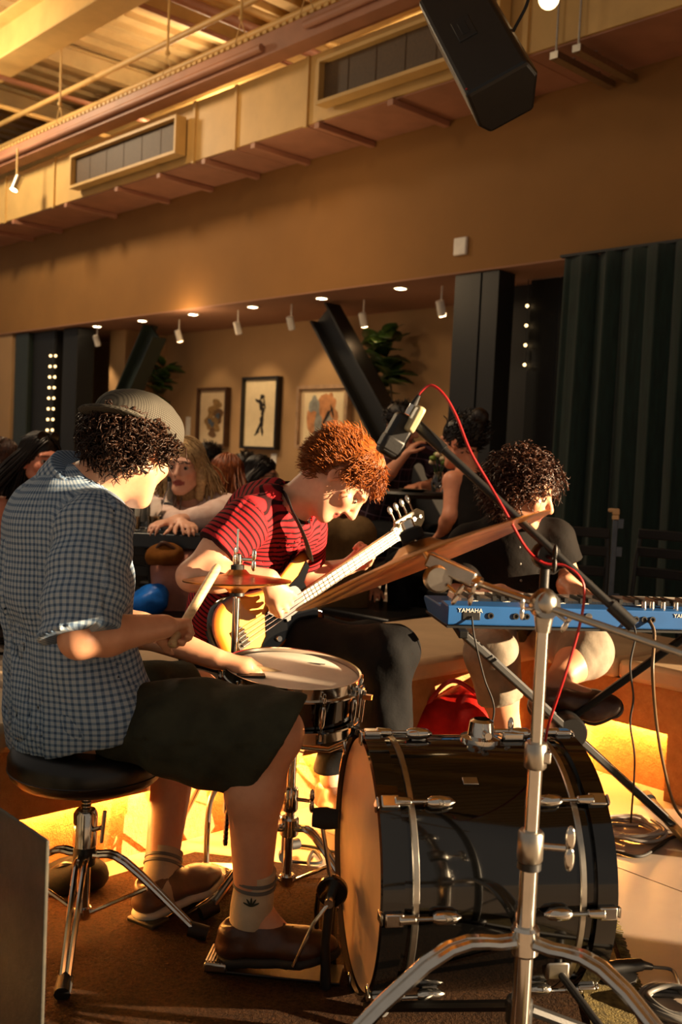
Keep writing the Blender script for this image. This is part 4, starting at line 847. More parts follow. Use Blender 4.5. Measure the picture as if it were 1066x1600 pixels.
def keyboard():
    kx = nrm(A(.6, .085, 0)); kd = nrm(A(-kx[1], kx[0], 0)); o = P(698, 978, 2.78); zb = o[2]; M = np.stack([kx, kd, EZ], 1); LEN, DEP, H = 1.02, .30, .058
    root = thing('keyboard', 'bright blue electronic keyboard seen from its back panel', 'keyboard', o)
    q = lambda x, y, z: o + M@A(x, y, z)
    t = mat('blue_plastic', '17508c', .4, 0., .08, 10.); mat('key_white', 'd9d2c4', .3, 0., .03)
    mb = MB()
    sec = [(0, .004), (.0, H), (.075, H+.004), (.085, H-.012), (.3, H-.014), (.3, .03), (.24, 0), (.02, 0)]
    n = len(sec); v = [q(0, y, z) for y, z in sec] + [q(LEN, y, z) for y, z in sec]
    mb.add(v, [tuple(range(n)), tuple(range(2*n-1, n-1, -1))] + [(i, n+i, n+(i+1) % n, (i+1) % n) for i in range(n)]); mb.build('case', t, root, sm=0, bevel=.004)
    MB().box(q(LEN/2, .15, -.004), (LEN-.01, .27, .008), M).build('underside', 'black_plastic', root, sm=0)
    kw = (LEN-.14)/36
    for i in range(36): MB().box(q(.07+kw*(i+.5), .195, H-.004), (kw-.0015, .15, .018), M).build('white_key', 'key_white', root, sm=0)
    for i in range(36):
        if i % 7 in (0, 1, 3, 4, 5): MB().box(q(.07+kw*(i+1), .15, H+.008), (.011, .09, .014), M).build('black_key', 'black_plastic', root, sm=0)
    MB().box(q(.07, .001, .03), (.052, .006, .024), M).build('power_socket', 'black_plastic', root, bevel=.002)
    for x in (.126, .2, .232, .56, .585, .61): MB().lathe([(.009, -.002), (.009, .003), (.0055, .003), (.0055, .0)], q(x, -.0005, .032), -kd, 16).build('jack', 'black_metal', root)
    MB().lathe([(.011, 0), (.011, .004), (.004, .005)], q(.415, -.001, .036), -kd, 18).build('jack', 'chrome', root)
    for x in (.6, .625, .66, .7): MB().lathe([(.0075, 0), (.0065, .02), (.005, .021)], q(x, .04, H+.001), EZ, 14).build('knob', 'chrome_dull', root)
    for txt, x, s in (('YAMAHA', .03, .017), ('YAMAHA', .675, .016)):
        cu = bpy.data.curves.new('logo', 'FONT'); cu.body = txt; cu.size = s; cu.extrude = .0006; cu.space_character = 1.05
        to = bpy.data.objects.new('tmp', cu); COL.objects.link(to); dg = bpy.context.evaluated_depsgraph_get(); me = bpy.data.meshes.new_from_object(to.evaluated_get(dg)); COL.objects.unlink(to); bpy.data.objects.remove(to)
        v = np.array([tuple(w.co) for w in me.vertices]); B = np.stack([kx, EZ, -kd], 1); w = v@B.T + q(x, -.0015, H-.018); f = [tuple(p.vertices) for p in me.polygons]
        mesh_obj('logo', w, f, 'key_white', root, sm=0)
    return q
KQ = keyboard()
mat('stand_black', '060606', .6, 0., .2, 20., spec=.3)
def xstand():
    root = thing('keyboard_stand', 'black folding x-shaped keyboard stand with rubber feet', 'stand', PZ(880, 1240))
    B = lambda a, b, r, nm='brace', m='stand_black': MB().box((a+b)/2, (r*2, np.linalg.norm(b-a), r*1.5), frame(b-a)).build(nm, m, root, sm=0, bevel=.004)
    top = KQ(0, 0, -.012)[2]
    tl, tr = KQ(.06, .1, -.024), KQ(.78, .1, -.024); fl, fr = PZ(702, 1262, .02), PZ(1046, 1284, .022)
    fl = A(tl[0] + .02, fr[1] + .02, .022)
    for off in (-.035, .035):
        d = A(0, off, 0); B(tl + d, fr + d, .014); 
    B(tr, fl, .014); pv = (tl + fr)/2
    for c in (tl, tr): B(c - A(0, .14, -.006), c + A(0, .16, .006), .014, 'top_arm')
    for c in (fl, fr):
        B(c - A(.0, .2, 0), c + A(0, .2, 0), .014, 'foot_bar')
        for s in (-1, 1): MB().rod(c + A(0, s*.2, 0), c + A(0, s*.245, 0), .021, 14).build('rubber_foot', 'rubber', root)
    # pivot where the two bars cross
    a, b, c_, d_ = tl, fr, tr, fl; den = (b[0]-a[0])*(d_[2]-c_[2])-(b[2]-a[2])*(d_[0]-c_[0]); t_ = ((c_[0]-a[0])*(d_[2]-c_[2])-(c_[2]-a[2])*(d_[0]-c_[0]))/den
    p = a + (b-a)*t_; MB().lathe([(.045, -.06), (.05, -.05), (.05, .05), (.045, .06)], p, (0, 1, 0), 24).build('pivot_disc', 'black_plastic', root)
xstand()
cable('power_cable', [KQ(.07, -.004, .03), KQ(.075, -.03, -.03), P(757, 1060, 2.8), P(772, 1105, 2.8), P(768, 1160, 2.9), PZ(790, 1228, .008)], .0028, 'rubber', 'thin black power lead hanging from the left end of the keyboard')
cable('audio_cable', [KQ(.545, -.004, .03), KQ(.548, -.03, -.01), P(985, 1040, 2.75), P(990, 1090, 2.8), P(985, 1130, 2.85), P(992, 1190, 2.95), PZ(986, 1285, .01)], .003, 'rubber', 'thin dark lead hanging from the keyboard, left one of two on the right')
cable('audio_cable', [KQ(.6, -.004, .03), KQ(.602, -.035, -.005), P(1020, 1050, 2.75), P(1026, 1130, 2.85), P(1038, 1200, 2.95), P(1056, 1262, 3.05), PZ(1085, 1296, .012)], .005, 'brown_rubber', 'thick brown lead hanging from the keyboard at the right edge')
# ================================================================ drum kit
def tripod(root, c, zh, rad, angs, m='chrome', r=.011, foot='rubber', brace=True, zb=.0, strip=True, footr=.017):
    """legs from a sliding hub at height zh on a vertical tube at c (x, y)"""
    c = A(c[0], c[1], 0)
    MB().lathe([(.02, -.025), (.024, -.02), (.024, .02), (.02, .025)], c + EZ*zh, EZ, 20).build('hub', m, root)
    for i, a in enumerate(angs):
        d = A(math.cos(a), math.sin(a), 0); p0 = c + EZ*zh + d*.022; p1 = c + d*(rad*.8) + EZ*(zh*.42); p2 = c + d*rad + EZ*(footr + .012)
        s = A(-d[1], d[0], 0)
        lg = MB()
        for o in ((-.009, .009) if strip else (0,)):
            pts = [p0 + s*o, c + d*rad*.35 + EZ*zh*.93 + s*o, p2 + s*o*.7] if strip else [p0, p2]
            lg.tube(spline(pts, 10), r*.62 if strip else r, 8, flat=1.)
        L = lg.build('leg', m, root)
        MB().rod(p2 - d*.02 + EZ*.006, p2 + d*.025 - EZ*.004, footr, 12).build('rubber_foot', foot, L)
        if brace:
            q = c + d*rad*.55 + EZ*(zh*.62); MB().rod(c + EZ*(zh*.30) + d*.018, q, r*.5, 8).build('brace', m, root)
    MB().lathe([(.017, -.015), (.02, -.012), (.02, .012), (.017, .015)], c + EZ*(zh*.30), EZ, 18).build('lower_hub', m, root)
def wing(root, c, d, m='chrome', s=1., up=EZ):
    d = nrm(d); M = frame(d, up); MB().rod(c, c + d*.03*s, .005*s, 10).ell(c + d*.036*s + M[:, 2]*.014*s, A(.005, .007, .017)*s, M).ell(c + d*.036*s - M[:, 2]*.014*s, A(.005, .007, .017)*s, M).build('wing_bolt', m, root)
def bass_drum():
    cl, cr = P(554, 1360, 2.09), P(882, 1345, 2.17); cr[2] = cl[2] = .288; ax = nrm(cr-cl); L = np.linalg.norm(cr-cl); w = nrm(np.cross(ax, EZ)); w = w if w[1] < 0 else -w
    root = thing('bass_drum', 'glossy black bass drum lying on its side with chrome lugs and hoop inlays', 'drum', A(*(cl[:2]+cr[:2])/2, .01))
    Rs, Rh = .263, .274
    MB().lathe([(Rs, .045), (Rs, L-.045)], cl, ax, 96).build('shell', 'black_lacquer', root)
    for s, o, a in ((1, cl, ax), (-1, cr, -ax)):
        hp = MB().lathe([(Rh-.012, .0), (Rh, .002), (Rh, .044), (Rh-.012, .046)], o, a, 96, closed=True).build('hoop', 'black_lacquer', root)
        MB().lathe([(Rs+.001, .062), (Rs+.0035, .064), (Rs+.0035, .074), (Rs+.001, .076)], o, a, 96, closed=True).build('chrome_band', 'chrome_dull', hp)
        hd = MB().lathe([(0, .016), (Rs-.02, .016), (Rs-.006, .012), (Rs-.001, .02), (Rs-.001, .05)], o, a, 96).build('drum_head', 'batter_film' if s > 0 else 'black_lacquer', root, sm=60)
        for i in range(8):
            th = math.pi/4*i; rd = w*math.cos(th) + EZ*math.sin(th)
            c = o + a*.012 + rd*(Rh + .004); M = np.stack([np.cross(rd, a), a, rd], 1)
            cw = MB().box(c + a*.012, (.026, .036, .012), M).box(c - a*.012 - rd*.012, (.022, .006, .03), M).rod(c + a*.02, c + a*.055, .011, 12, .008).build('claw', 'chrome', root, bevel=.003)
            MB().rod(c + a*.05, c + a*.105, .004, 8).build('tension_rod', 'chrome', cw)
            q = o + a*.125 + rd*(Rs + .012); MB().tube([q - a*.026, q - a*.018, q, q + a*.018, q + a*.03], [.008, .0125, .0135, .011, .003], 14).box(q - rd*.008, (.014, .03, .014), M).build('lug', 'chrome', root)
    # tom mount, vent, badge, spur
    m = cl + ax*(L*.56); t_ = m + EZ*Rs
    tm = MB().lathe([(.045, -.004), (.045, .006), (.03, .01), (.026, .04), (.018, .045), (.018, .02)], t_, EZ, 24).build('tom_mount', 'chrome', root)
    MB().rod(t_ - w*-.03 + EZ*.02, t_ + w*.05 + EZ*.02, .008, 10).build('mount_screw', 'chrome', tm); wing(tm, t_ + ax*.03 + EZ*.018, ax)
    MB().box(t_ + ax*.07 + EZ*.008, (.05, .03, .02), np.stack([ax, w, EZ], 1)).build('mount_bracket', 'chrome', root, bevel=.005)
    MB().lathe([(.014, -.002), (.014, .004), (.006, .005)], cl + ax*.235 + EZ*(Rs-.002) , EZ, 18).build('air_vent', 'brass', root)
    rb = nrm(w*.55 + EZ*.83); MB().box(cl + ax*.2 + rb*(Rs+.001), (.032, .018, .003), np.stack([ax, np.cross(rb, ax), rb], 1)).build('badge', 'chrome_dull', root, bevel=.004)
    for sg in (1, -1):
        b = cr - ax*.1 + w*sg*Rs*.82 - EZ*Rs*.52; e = A(*(b + w*sg*.24 + ax*.1)[:2], .03); sp = MB().rod(b, e, .008, 10).build('spur', 'black_metal', root)
        MB().rod(e - nrm(e-b)*.04, e + nrm(e-b)*.012, .013, 12).build('spur_tip', 'rubber', sp); MB().box(b, (.05, .04, .04), np.stack([ax, w, EZ], 1)).build('spur_bracket', 'chrome_dull', root, bevel=.006)
    return cl, cr, ax, w
BD = bass_drum()
def pedal():
    cl, cr, ax, w = BD; d = -ax; b = cl + A(-.015, .03, 0); hl = P(336, 1530, 2.15); d = nrm((hl-b)*A(1, 1, 0)); root = thing('bass_pedal', 'bass drum pedal with chrome footboard under the brown shoe', 'pedal', A(b[0], b[1], 0.013))
    s = nrm(np.cross(d, EZ)); F_ = lambda x, y, z: A(b[0], b[1], .013) + d*x + s*y + EZ*z; M = np.stack([s, d, EZ], 1)
    MB().box(F_(.15, 0, .004), (.08, .30, .006), M).build('base_plate', 'black_metal', root, bevel=.002)
    MB().box(F_(.275, 0, .012), (.085, .05, .02), M).build('heel_plate', 'chrome_dull', root, bevel=.004)
    for k in range(7): MB().box(F_(.254+k*.007, 0, .024), (.075, .003, .005), M).build('heel_rib', 'chrome', root, sm=0)
    p0, p1 = F_(.25, 0, .022), F_(.055, 0, .055); v = nrm(p1-p0); MB().box((p0+p1)/2, (.075, np.linalg.norm(p1-p0), .008), frame(v)).build('footboard', 'chrome', root, bevel=.003)
    for y in (-.05, .05): MB().tube([F_(.03, y, .0), F_(.035, y, .1), F_(.03, y*.9, .19)], [.012, .01, .011], 12).build('post', 'black_metal', root)
    MB().rod(F_(.03, -.065, .19), F_(.03, .065, .19), .01, 14).build('axle', 'chrome', root)
    MB().lathe([(.03, -.01), (.034, -.006), (.034, .006), (.03, .01)], F_(.03, 0, .19), s, 24).build('cam', 'black_chrome', root)
    MB().tube([F_(.06, 0, .18), F_(.062, 0, .14), F_(.06, 0, .104)], .006, 8).build('chain', 'black_chrome', root)
    bt = MB().rod(F_(.03, 0, .19), F_(.06, 0, .34), .005, 10).build('beater_rod', 'chrome', root); MB().lathe([(.0, -.03), (.02, -.028), (.024, 0), (.02, .028), (0, .03)], F_(.052, 0, .35), d, 20).build('beater', 'pewter_cloth', bt)
    MB().tube([F_(.03, -.06, .19), F_(.06, -.075, .15), F_(.1, -.07, .05)], .004, 8).build('spring', 'chrome', root)
pedal()
def snare():
    c = P(457, 1046, 2.50); n = nrm(A(.06, -.08, 1)); Rr = .172; H = .125; root = thing('snare_drum', 'black snare drum with chrome hoops and a coated white head', 'drum', c - n*H)
    MB().lathe([(Rr-.006, -H+.012), (Rr-.006, -.012)], c, n, 64).build('shell', 'black_lacquer', root)
    MB().lathe([(0, -.004), (Rr-.008, -.004), (Rr-.001, -.007), (Rr-.001, -.016)], c, n, 64).build('drum_head', 'coated_white', root, sm=60)
    MB().lathe([(0, -H+.004), (Rr-.008, -H+.004), (Rr-.001, -H+.012)], c, n, 64).build('drum_head', 'batter_film', root, sm=60)
    for z, sg in ((0, 1), (-H, -1)): MB().lathe([(Rr-.001, .005*sg), (Rr+.004, .006*sg), (Rr+.003, -.006*sg), (Rr+.004, -.02*sg), (Rr+.014, -.022*sg), (Rr+.014, -.026*sg), (Rr, -.026*sg)], c + n*z, n, 72, closed=True).build('hoop', 'chrome', root)
    x = nrm(np.cross(n, (0, 1, 0))); y = np.cross(n, x)
    for i in range(10):
        a = 2*math.pi*(i+.3)/10; rd = x*math.cos(a) + y*math.sin(a); p = c + rd*(Rr+.010)
        lg = MB().rod(p - n*.004, p - n*(H-.004), .0032, 8).build('tension_rod', 'chrome', root)
        MB().tube([p - n*.035 - rd*.003, p - n*.045 - rd*.003, p - n*(H-.045) - rd*.003, p - n*(H-.035) - rd*.003], [.006, .009, .009, .006], 12).build('lug', 'chrome', lg); MB().lathe([(.0055, 0), (.0055, .01), (.003, .012)], p - n*.024, n, 10).build('rod_head', 'chrome', lg)
    rd = nrm(A(.93, -.35, 0)); p = c + rd*(Rr+.012) - n*.06; T = np.cross(n, rd)
    th = MB().box(p, (.03, .022, .08), np.stack([T, rd, n], 1)).build('throw_off', 'chrome', root, bevel=.005); MB().box(p + rd*.02 + n*.015, (.012, .03, .012), np.stack([T, rd, n], 1)).rod(p + rd*.012 - n*.05, p + rd*.014 + n*.03, .005, 10).build('throw_lever', 'chrome', th)
    q = c + A(-.1, -.075, 0)*1. + n*.001; q = c - x*.0 + (P(392, 1063, 2.42) - c)*A(1, 1, 0); q = q - n*(np.dot(q-c, n)) - n*.0015
    MB().box(q, (.07, .035, .005), np.stack([nrm(A(1, .15, 0)), nrm(A(-.15, 1, 0)), n], 1)).build('damper_pad', 'black_plastic', root, bevel=.002)
    q = c + x*-.0 + A(.055, .085, 0); q = q - n*np.dot(q-c, n) - n*.003; MB().box(q, (.055, .009, .0008), np.stack([nrm(A(1, -.25, 0)), nrm(A(.25, 1, 0)), n], 1)).build('head_print', 'gray_rubber', root, sm=0)
    # stand
    st = thing('snare_stand', 'chrome snare drum stand with basket arms and tripod', 'stand', A(c[0], c[1], 0.013)); b = c - n*(H+.012); ctr = A(c[0] + .01, c[1], 0)
    for k in range(3):
        a = 2*math.pi*k/3 + .6; rd = A(math.cos(a), math.sin(a), 0); e = c + (x*rd[0] + y*rd[1])*(Rr+.02) - n*(H+.01)
        MB().tube([A(ctr[0], ctr[1], b[2]-.06), A(ctr[0], ctr[1], b[2]-.06)*.4 + e*.6 - EZ*.02, e, e + n*.03], .0075, 10).build('basket_arm', 'chrome', st); MB().rod(e - n*.012, e + n*.03, .012, 10).build('grip', 'rubber', st)
    MB().rod(ctr + EZ*.05, A(ctr[0], ctr[1], b[2]-.05), .0115, 16).build('tube', 'chrome', st); MB().lathe([(.018, -.03), (.02, -.025), (.02, .025), (.018, .03)], ctr + EZ*.27, EZ, 18).build('collar', 'chrome', st); wing(st, ctr + EZ*.27 + A(.02, 0, 0), (1, -.2, 0))
    tripod(st, ctr, .2, .22, (-.45, 1.65, 3.75), r=.01, zb=0)
snare()
def hihat():
    c = P(371, 905, 2.66); Rr = .146; base = A(c[0], c[1], 0); root = thing('hi_hat', 'pair of small hi-hat cymbals on a chrome pedal stand', 'hi-hat', base + EZ*.013); n = nrm(A(-.03, .05, 1))
    prof = [(.007, .022), (.022, .02), (.034, .008), (.06, .004), (Rr*.75, -.003), (Rr, -.009), (Rr, -.0102), (Rr*.75, -.0042), (.06, .0028), (.034, .0068), (.022, .0188), (.007, .0208)]
    MB().lathe(prof, c + n*.006, n, 64, closed=True).build('top_cymbal', 'cymbal_bronze', root); MB().lathe([(r_, -h) for r_, h in prof], c - n*.016, n, 64, closed=True).build('bottom_cymbal', 'cymbal_bronze', root)
    MB().lathe([(.018, 0), (.018, .012), (.008, .014)], c + n*.026, n, 18).build('felt', 'pewter_cloth', root); cl = MB().lathe([(.011, .012), (.013, .016), (.013, .04), (.008, .044)], c + n*.026, n, 16).build('clutch', 'chrome', root); wing(cl, c + n*.055 + A(.01, 0, 0), (1, -.3, 0)); wing(cl, c + n*.07, (-.2, -1, 0), s=.7)
    MB().rod(base + EZ*.16, c + n*.135, .0035, 10).build('pull_rod', 'chrome', root); MB().lathe([(.02, -.045), (.02, -.03), (.008, -.03)], c, n, 18).build('seat_cup', 'black_plastic', root)
    MB().rod(base + EZ*.36, c - EZ*.05, .010, 18).build('upper_tube', 'chrome', root); MB().rod(base + EZ*.17, base + EZ*.4, .0135, 18).build('lower_tube', 'chrome', root)
    MB().lathe([(.022, -.045), (.025, -.04), (.025, .04), (.022, .045)], base + EZ*.36, EZ, 18).build('height_collar', 'black_plastic', root); wing(root, base + EZ*.31 + A(-.02, 0, 0), (-1, -.1, 0)); MB().rod(base + EZ*.31, base + EZ*.31 + A(-.085, -.02, .012), .009, 10).build('memory_key', 'chrome_dull', root)
    for s in (-1, 1): MB().tube(spline([base + A(.012*s, 0, .26), base + A(.045*s, -.01, .21), base + A(.052*s, -.015, .13), base + A(.05*s, -.02, .02)], 14), .008, 10).build('frame_leg', 'chrome_dull', root)
    MB().box(base + A(0, -.02, .02), (.13, .05, .014)).build('base_bar', 'chrome_dull', root, bevel=.003)
    for k in range(7): MB().lathe([(.006, -.006), (.01, -.004), (.01, .004), (.006, .006)], base + EZ*(.17-.012*k) + A(0, -.012-.003*k, 0), (1, .3, 0), 10).build('chain_link', 'black_chrome', root)
    p0 = P(240, 1444, 2.36); p0[2] = .018; p1 = A(base[0]-.0, base[1]-.08, .05); v = nrm(p1-p0)
    MB().box((p0+p1)/2, (.075, np.linalg.norm(p1-p0), .009), frame(v)).build('footboard', 'chrome', root, bevel=.003); MB().box(p0 + A(-.01, -.02, -.006), (.085, .06, .02), frame(v*A(1, 1, 0))).build('heel_plate', 'black_metal', root, bevel=.004)
    q = p0 + A(.06, -.0, -.012); MB().tube([base + A(.05, -.02, .02), base + A(.04, -.1, .024), q], .005, 8).build('radius_rod', 'chrome', root)
    for a in (.7, 2.4): d = A(math.cos(a), math.sin(a), 0); e = base + d*.23 + EZ*.03; lg = MB().tube([base + EZ*.3 + d*.015, base + d*.1 + EZ*.25, e], .008, 10).build('leg', 'chrome', root); MB().rod(e - d*.015, e + d*.02 - EZ*.002, .015, 12).build('rubber_foot', 'rubber', lg)
hihat()
def throne():
    c = P(137, 1188, 2.27); base = A(c[0], c[1], 0); zt = c[2] + .05; root = thing('drum_stool', 'round black vinyl drum stool on a chrome tripod', 'stool', base + EZ*.013); Rr = .178
    MB().lathe([(0, 0), (Rr*.5, .001), (Rr*.8, -.004), (Rr*.94, -.014), (Rr, -.034), (Rr, -.058), (Rr*.97, -.076), (Rr*.9, -.088), (0, -.09)], base + EZ*zt, EZ, 64).build('seat', 'black_vinyl', root, sm=70); MB().lathe([(Rr*.99, -.058), (Rr*1.008, -.061), (Rr*.99, -.064)], base + EZ*zt, EZ, 64).build('piping', 'black_vinyl', root)
    zs = zt - .09; MB().lathe([(.05, 0), (.05, -.008), (.02, -.02), (.02, -.035)], base + EZ*zs, EZ, 24).build('seat_mount', 'black_metal', root); rp = [(.0095, 0)]
    for k in range(26): rp += [(.0125, -.003-.008*k), (.0095, -.007-.008*k)]
    MB().lathe(rp + [(.0095, -.22)], base + EZ*(zs-.03), EZ, 16).build('threaded_rod', 'chrome', root, sm=20); MB().rod(base + EZ*.06, base + EZ*(zs-.135), .0155, 18).build('tube', 'chrome', root)
    MB().lathe([(.024, -.045), (.028, -.04), (.028, .035), (.022, .045)], base + EZ*(zs-.12), EZ, 20).build('collar', 'chrome', root); MB().lathe([(.026, -.03), (.026, .03)], base + EZ*(zs-.175), EZ, 20).build('lock_ring', 'black_plastic', root)
    MB().rod(base + EZ*(zs-.13), base + A(.045, -.03, zs-.105), .005, 8).rod(base + A(.045, -.03, zs-.14), base + A(.052, -.035, zs-.065), .0045, 8).build('t_handle', 'chrome', root)
    tripod(root, base, zs-.18, .27, (-1.45, -.02, 2.9), r=.011)
throne()
def cymbal_stand():
    top = P(851, 945, 1.62); base = A(top[0], top[1], 0); root = thing('cymbal_stand', 'tall chrome boom cymbal stand in the right foreground', 'stand', base)
    zy = lambda y: P(840, y, 1.62)[2]
    MB().rod(base + EZ*.1, base + EZ*zy(1325), .0155, 24).build('lower_tube', 'chrome', root); MB().rod(base + EZ*zy(1335), base + EZ*zy(1180), .0125, 24).build('middle_tube', 'chrome', root); MB().rod(base + EZ*zy(1190), base + EZ*zy(975), .0105, 24).build('upper_tube', 'chrome', root)
    def collar(z, r, h, nm='height_collar'): return MB().lathe([(r*.86, -h), (r, -h*.85), (r, h*.85), (r*.86, h)], base + EZ*z, EZ, 24).build(nm, 'chrome_dull', root)
    c1 = collar(zy(1322), .0215, .026); MB().lathe([(.02, -.006), (.02, .006)], base + EZ*(zy(1322)-.032), EZ, 20).build('bushing', 'black_plastic', root); wing(c1, base + EZ*zy(1322) + A(.02, 0, 0), (1, -.1, 0), s=1.25)
    c2 = collar(zy(1180), .0185, .022, 'memory_lock'); MB().box(base + A(.016, -.008, zy(1180)), (.014, .016, .02)).build('lock_tab', 'chrome', c2, bevel=.003)
    # tilter head
    hd = MB().tube([base + EZ*(top[2]-.045), base + EZ*(top[2]-.02), base + EZ*top[2]], [.012, .016, .015], 18).ell(top + A(0, 0, .004), (.021, .024, .024)).build('tilter', 'chrome_dull', root)
    MB().lathe([(.022, -.016), (.024, -.01), (.024, .01), (.022, .016)], top, (.1, -1, .1), 26).build('ratchet_disc', 'chrome_dull', hd); wing(hd, top + A(-.018, -.008, -.006), (-1, -.3, 0), s=.6); wing(hd, top + A(.018, -.01, -.012), (.7, -.6, -.5), s=.65)
    bl, br = P(738, 908, 1.68), P(1075, 1024, 1.50); MB().rod(bl, br, .0062, 14).build('boom_arm', 'chrome_dull', root)
    # cymbal tilter at the end of the boom
    bd = nrm(br-bl); e = P(672, 878, 1.70); M = frame(nrm(bl-e)); tb = MB().box((e+bl)/2 + A(0, 0, .004), (.024, np.linalg.norm(bl-e)+.01, .026), M).build('boom_tilter', 'chrome_dull', root, bevel=.004)
    MB().rod(bl + EZ*.0, bl + bd*.016, .012, 12).build('end_cap', 'chrome', tb); MB().lathe([(.02, -.012), (.024, -.008), (.024, .008), (.02, .012)], P(684, 904, 1.69), (.1, -1, 0), 24).build('ratchet_disc', 'chrome_dull', tb); wing(tb, P(700, 915, 1.675), (.6, -.6, -.5), s=.7); wing(tb, P(726, 918, 1.675), (.4, -.8, -.3), s=.7)
    cn = nrm(A(-.40, .185, .9)); cc = P(653, 860, 1.71); MB().rod(e, cc + cn*.05, .0045, 10).build('cymbal_spindle', 'chrome', root)
    MB().lathe([(.019, .018), (.021, .022), (.021, .036), (.016, .04)], cc, cn, 20).build('felt', 'pewter_cloth', root); MB().lathe([(.012, .04), (.012, .054), (.006, .056)], cc, cn, 16).build('wing_nut', 'chrome', root)
    tripod(root, base, .36, .5, (R(196), R(-36), R(80)), r=.014)
    cy = thing('ride_cymbal', 'large tilted bronze cymbal mounted on the boom stand', 'cymbal', cc); Rr = .233
    pr = [(.006, .024), (.03, .021), (.048, .008), (.075, .003), (.15, -.004), (Rr, -.013), (Rr, -.0145), (.15, -.0055), (.075, .0012), (.048, .0062), (.03, .0192), (.006, .0222)]
    MB().lathe(pr, cc - cn*.008, cn, 96, closed=True).build('cymbal', 'cymbal_bronze', cy)
cymbal_stand()
def mic_stand():
    pv = P(853, 868, 1.74); base = A(pv[0], pv[1], 0); root = thing('microphone_stand', 'black boom microphone stand behind the chrome cymbal stand', 'stand', base); a, b = P(652, 664, 1.80), P(990, 978, 1.68)
    MB().rod(base + EZ*.07, pv, .0085, 16).build('pole', 'black_metal', root); MB().rod(a, b, .0075, 14).build('boom', 'black_metal', root); MB().rod(a, a + (b-a)*.13, .0105, 14).build('boom_grip', 'black_plastic', root)
    MB().lathe([(.02, -.018), (.024, -.012), (.024, .012), (.02, .018)], pv, (.1, -1, .05), 24).build('boom_clutch', 'black_plastic', root); wing(root, pv + A(.0, -.02, 0), (.2, -1, 0), 'black_plastic', .8); MB().rod(b - nrm(b-a)*.05, b, .012, 14).build('counterweight', 'black_metal', root)
    tripod(root, base, .17, .34, (R(15), R(135), R(255)), m='black_metal', r=.011, brace=False, strip=False)
    # microphone
    h, t_ = P(602, 712, 1.80), P(637, 650, 1.80); d = nrm(t_-h); M = frame(d, (.3, -1, 0)); mc = thing('microphone', 'boxy black side-address microphone hanging from the boom', 'microphone', h)
    MB().box((h+t_)/2, (.042, np.linalg.norm(t_-h), .034), M).build('housing', 'black_plastic', mc, bevel=.008); MB().box(h*.72+t_*.28, (.0445, .036, .0365), M).build('grille', 'black_metal', mc, bevel=.008)
    x = t_ + d*.002; MB().rod(x, x + d*.02, .0075, 16).build('xlr_plug', 'chrome', mc); MB().rod(x + d*.02, x + d*.04, .0075, 14, .004).build('strain_relief', 'rubber', mc)
    cp = P(648, 655, 1.78); MB().box(cp, (.016, .05, .03), M).build('clip', 'aged_cream', mc, bevel=.005); MB().rod(cp, a, .008, 10).build('swivel', 'black_plastic', mc)
    x2 = x + d*.04
    cable('microphone_cable', [x2, x2 + d*.008, P(674, 602, 1.80), P(694, 617, 1.79), P(713, 650, 1.78), P(735, 705, 1.76), P(762, 752, 1.75), P(790, 800, 1.735), P(822, 856, 1.725), P(850, 880, 1.715), P(884, 884, 1.71), P(910, 908, 1.70), P(912, 945, 1.70), P(900, 1000, 1.71), P(878, 1070, 1.72), P(858, 1130, 1.78), P(852, 1160, 2.0), P(845, 1190, 2.45), PZ(838, 1300, .02), PZ(800, 1290, .012)], .0026, 'red_rubber', 'red microphone cable looping from the microphone down along the boom', n=110)
mic_stand()
# ================================================================ small things on the floor
def kick_mic():
    a, b = P(918, 1517, 2.16), P(1000, 1533, 2.2); root = thing('kick_microphone', 'black cylinder microphone lying low beside the bass drum', 'microphone', A(*(a[:2]+b[:2])/2, .013)); d = nrm(b-a); b[2] = a[2]; 
    MB().tube([a, a + d*.01, a*.4+b*.6, b], [.012, .017, .017, .014], 18).build('housing', 'black_plastic', root); MB().rod(b, b + d*.03, .011, 14, .007).build('xlr_plug', 'black_metal', root); MB().ell(a - d*.004, .018).build('grille', 'chrome_dull', root)
    m = (a+b)/2; MB().rod(A(m[0], m[1], .02), m, .008, 10).lathe([(.05, 0), (.05, .008), (.02, .012)], A(m[0], m[1], .0135), EZ, 24).build('desk_stand', 'black_metal', root)
    e = b + d*.03; cable('microphone_cable', [e, e + d*.06, PZ(1066, 1552, .02), PZ(1100, 1562, .012)], .0042, 'gray_rubber', 'grey cable running from the bass drum microphone to the right edge')
kick_mic()
def coil(name, c, rads, r, m, label, ph=0.):
    pts = []
    for k, rr in enumerate(rads):
        for j in range(18):
            a = ph + 2*math.pi*j/18; pts.append(c + A(math.cos(a)*rr*1.15, math.sin(a)*rr, r + .004*k + .004*math.sin(3*a + k)))
    return tag(MB().tube(spline(pts, len(pts)*2), r, 7).build(name, m, sm=180, loc=c), label, 'cable')
coil('cable_coil', PZ(1056, 1578, .002), (.055, .062, .068, .06, .052), .006, 'gray_rubber', 'coiled dark grey cable in the lower right corner')
coil('cable_coil', PZ(985, 1302, .002), (.07, .085, .095, .08, .074, .09), .0055, mat('pale_rubber', 'a9a098', .4), 'pale coiled cable on the lit floor below the keyboard', 1.)
cable('floor_cable', [PZ(960, 1330, .006), PZ(1000, 1338, .006), PZ(1030, 1322, .006), PZ(1052, 1308, .006), PZ(1100, 1302, .006)], .005, 'rubber', 'black cable on the floor trailing away to the right of the pale coil')
cable('floor_cable', [PZ(440, 1322, .006), PZ(480, 1322, .006), PZ(540, 1334, .006), PZ(600, 1330, .006)], .0045, 'rubber', 'thin dark cable crossing the lit floor, straight one behind the bass drum')
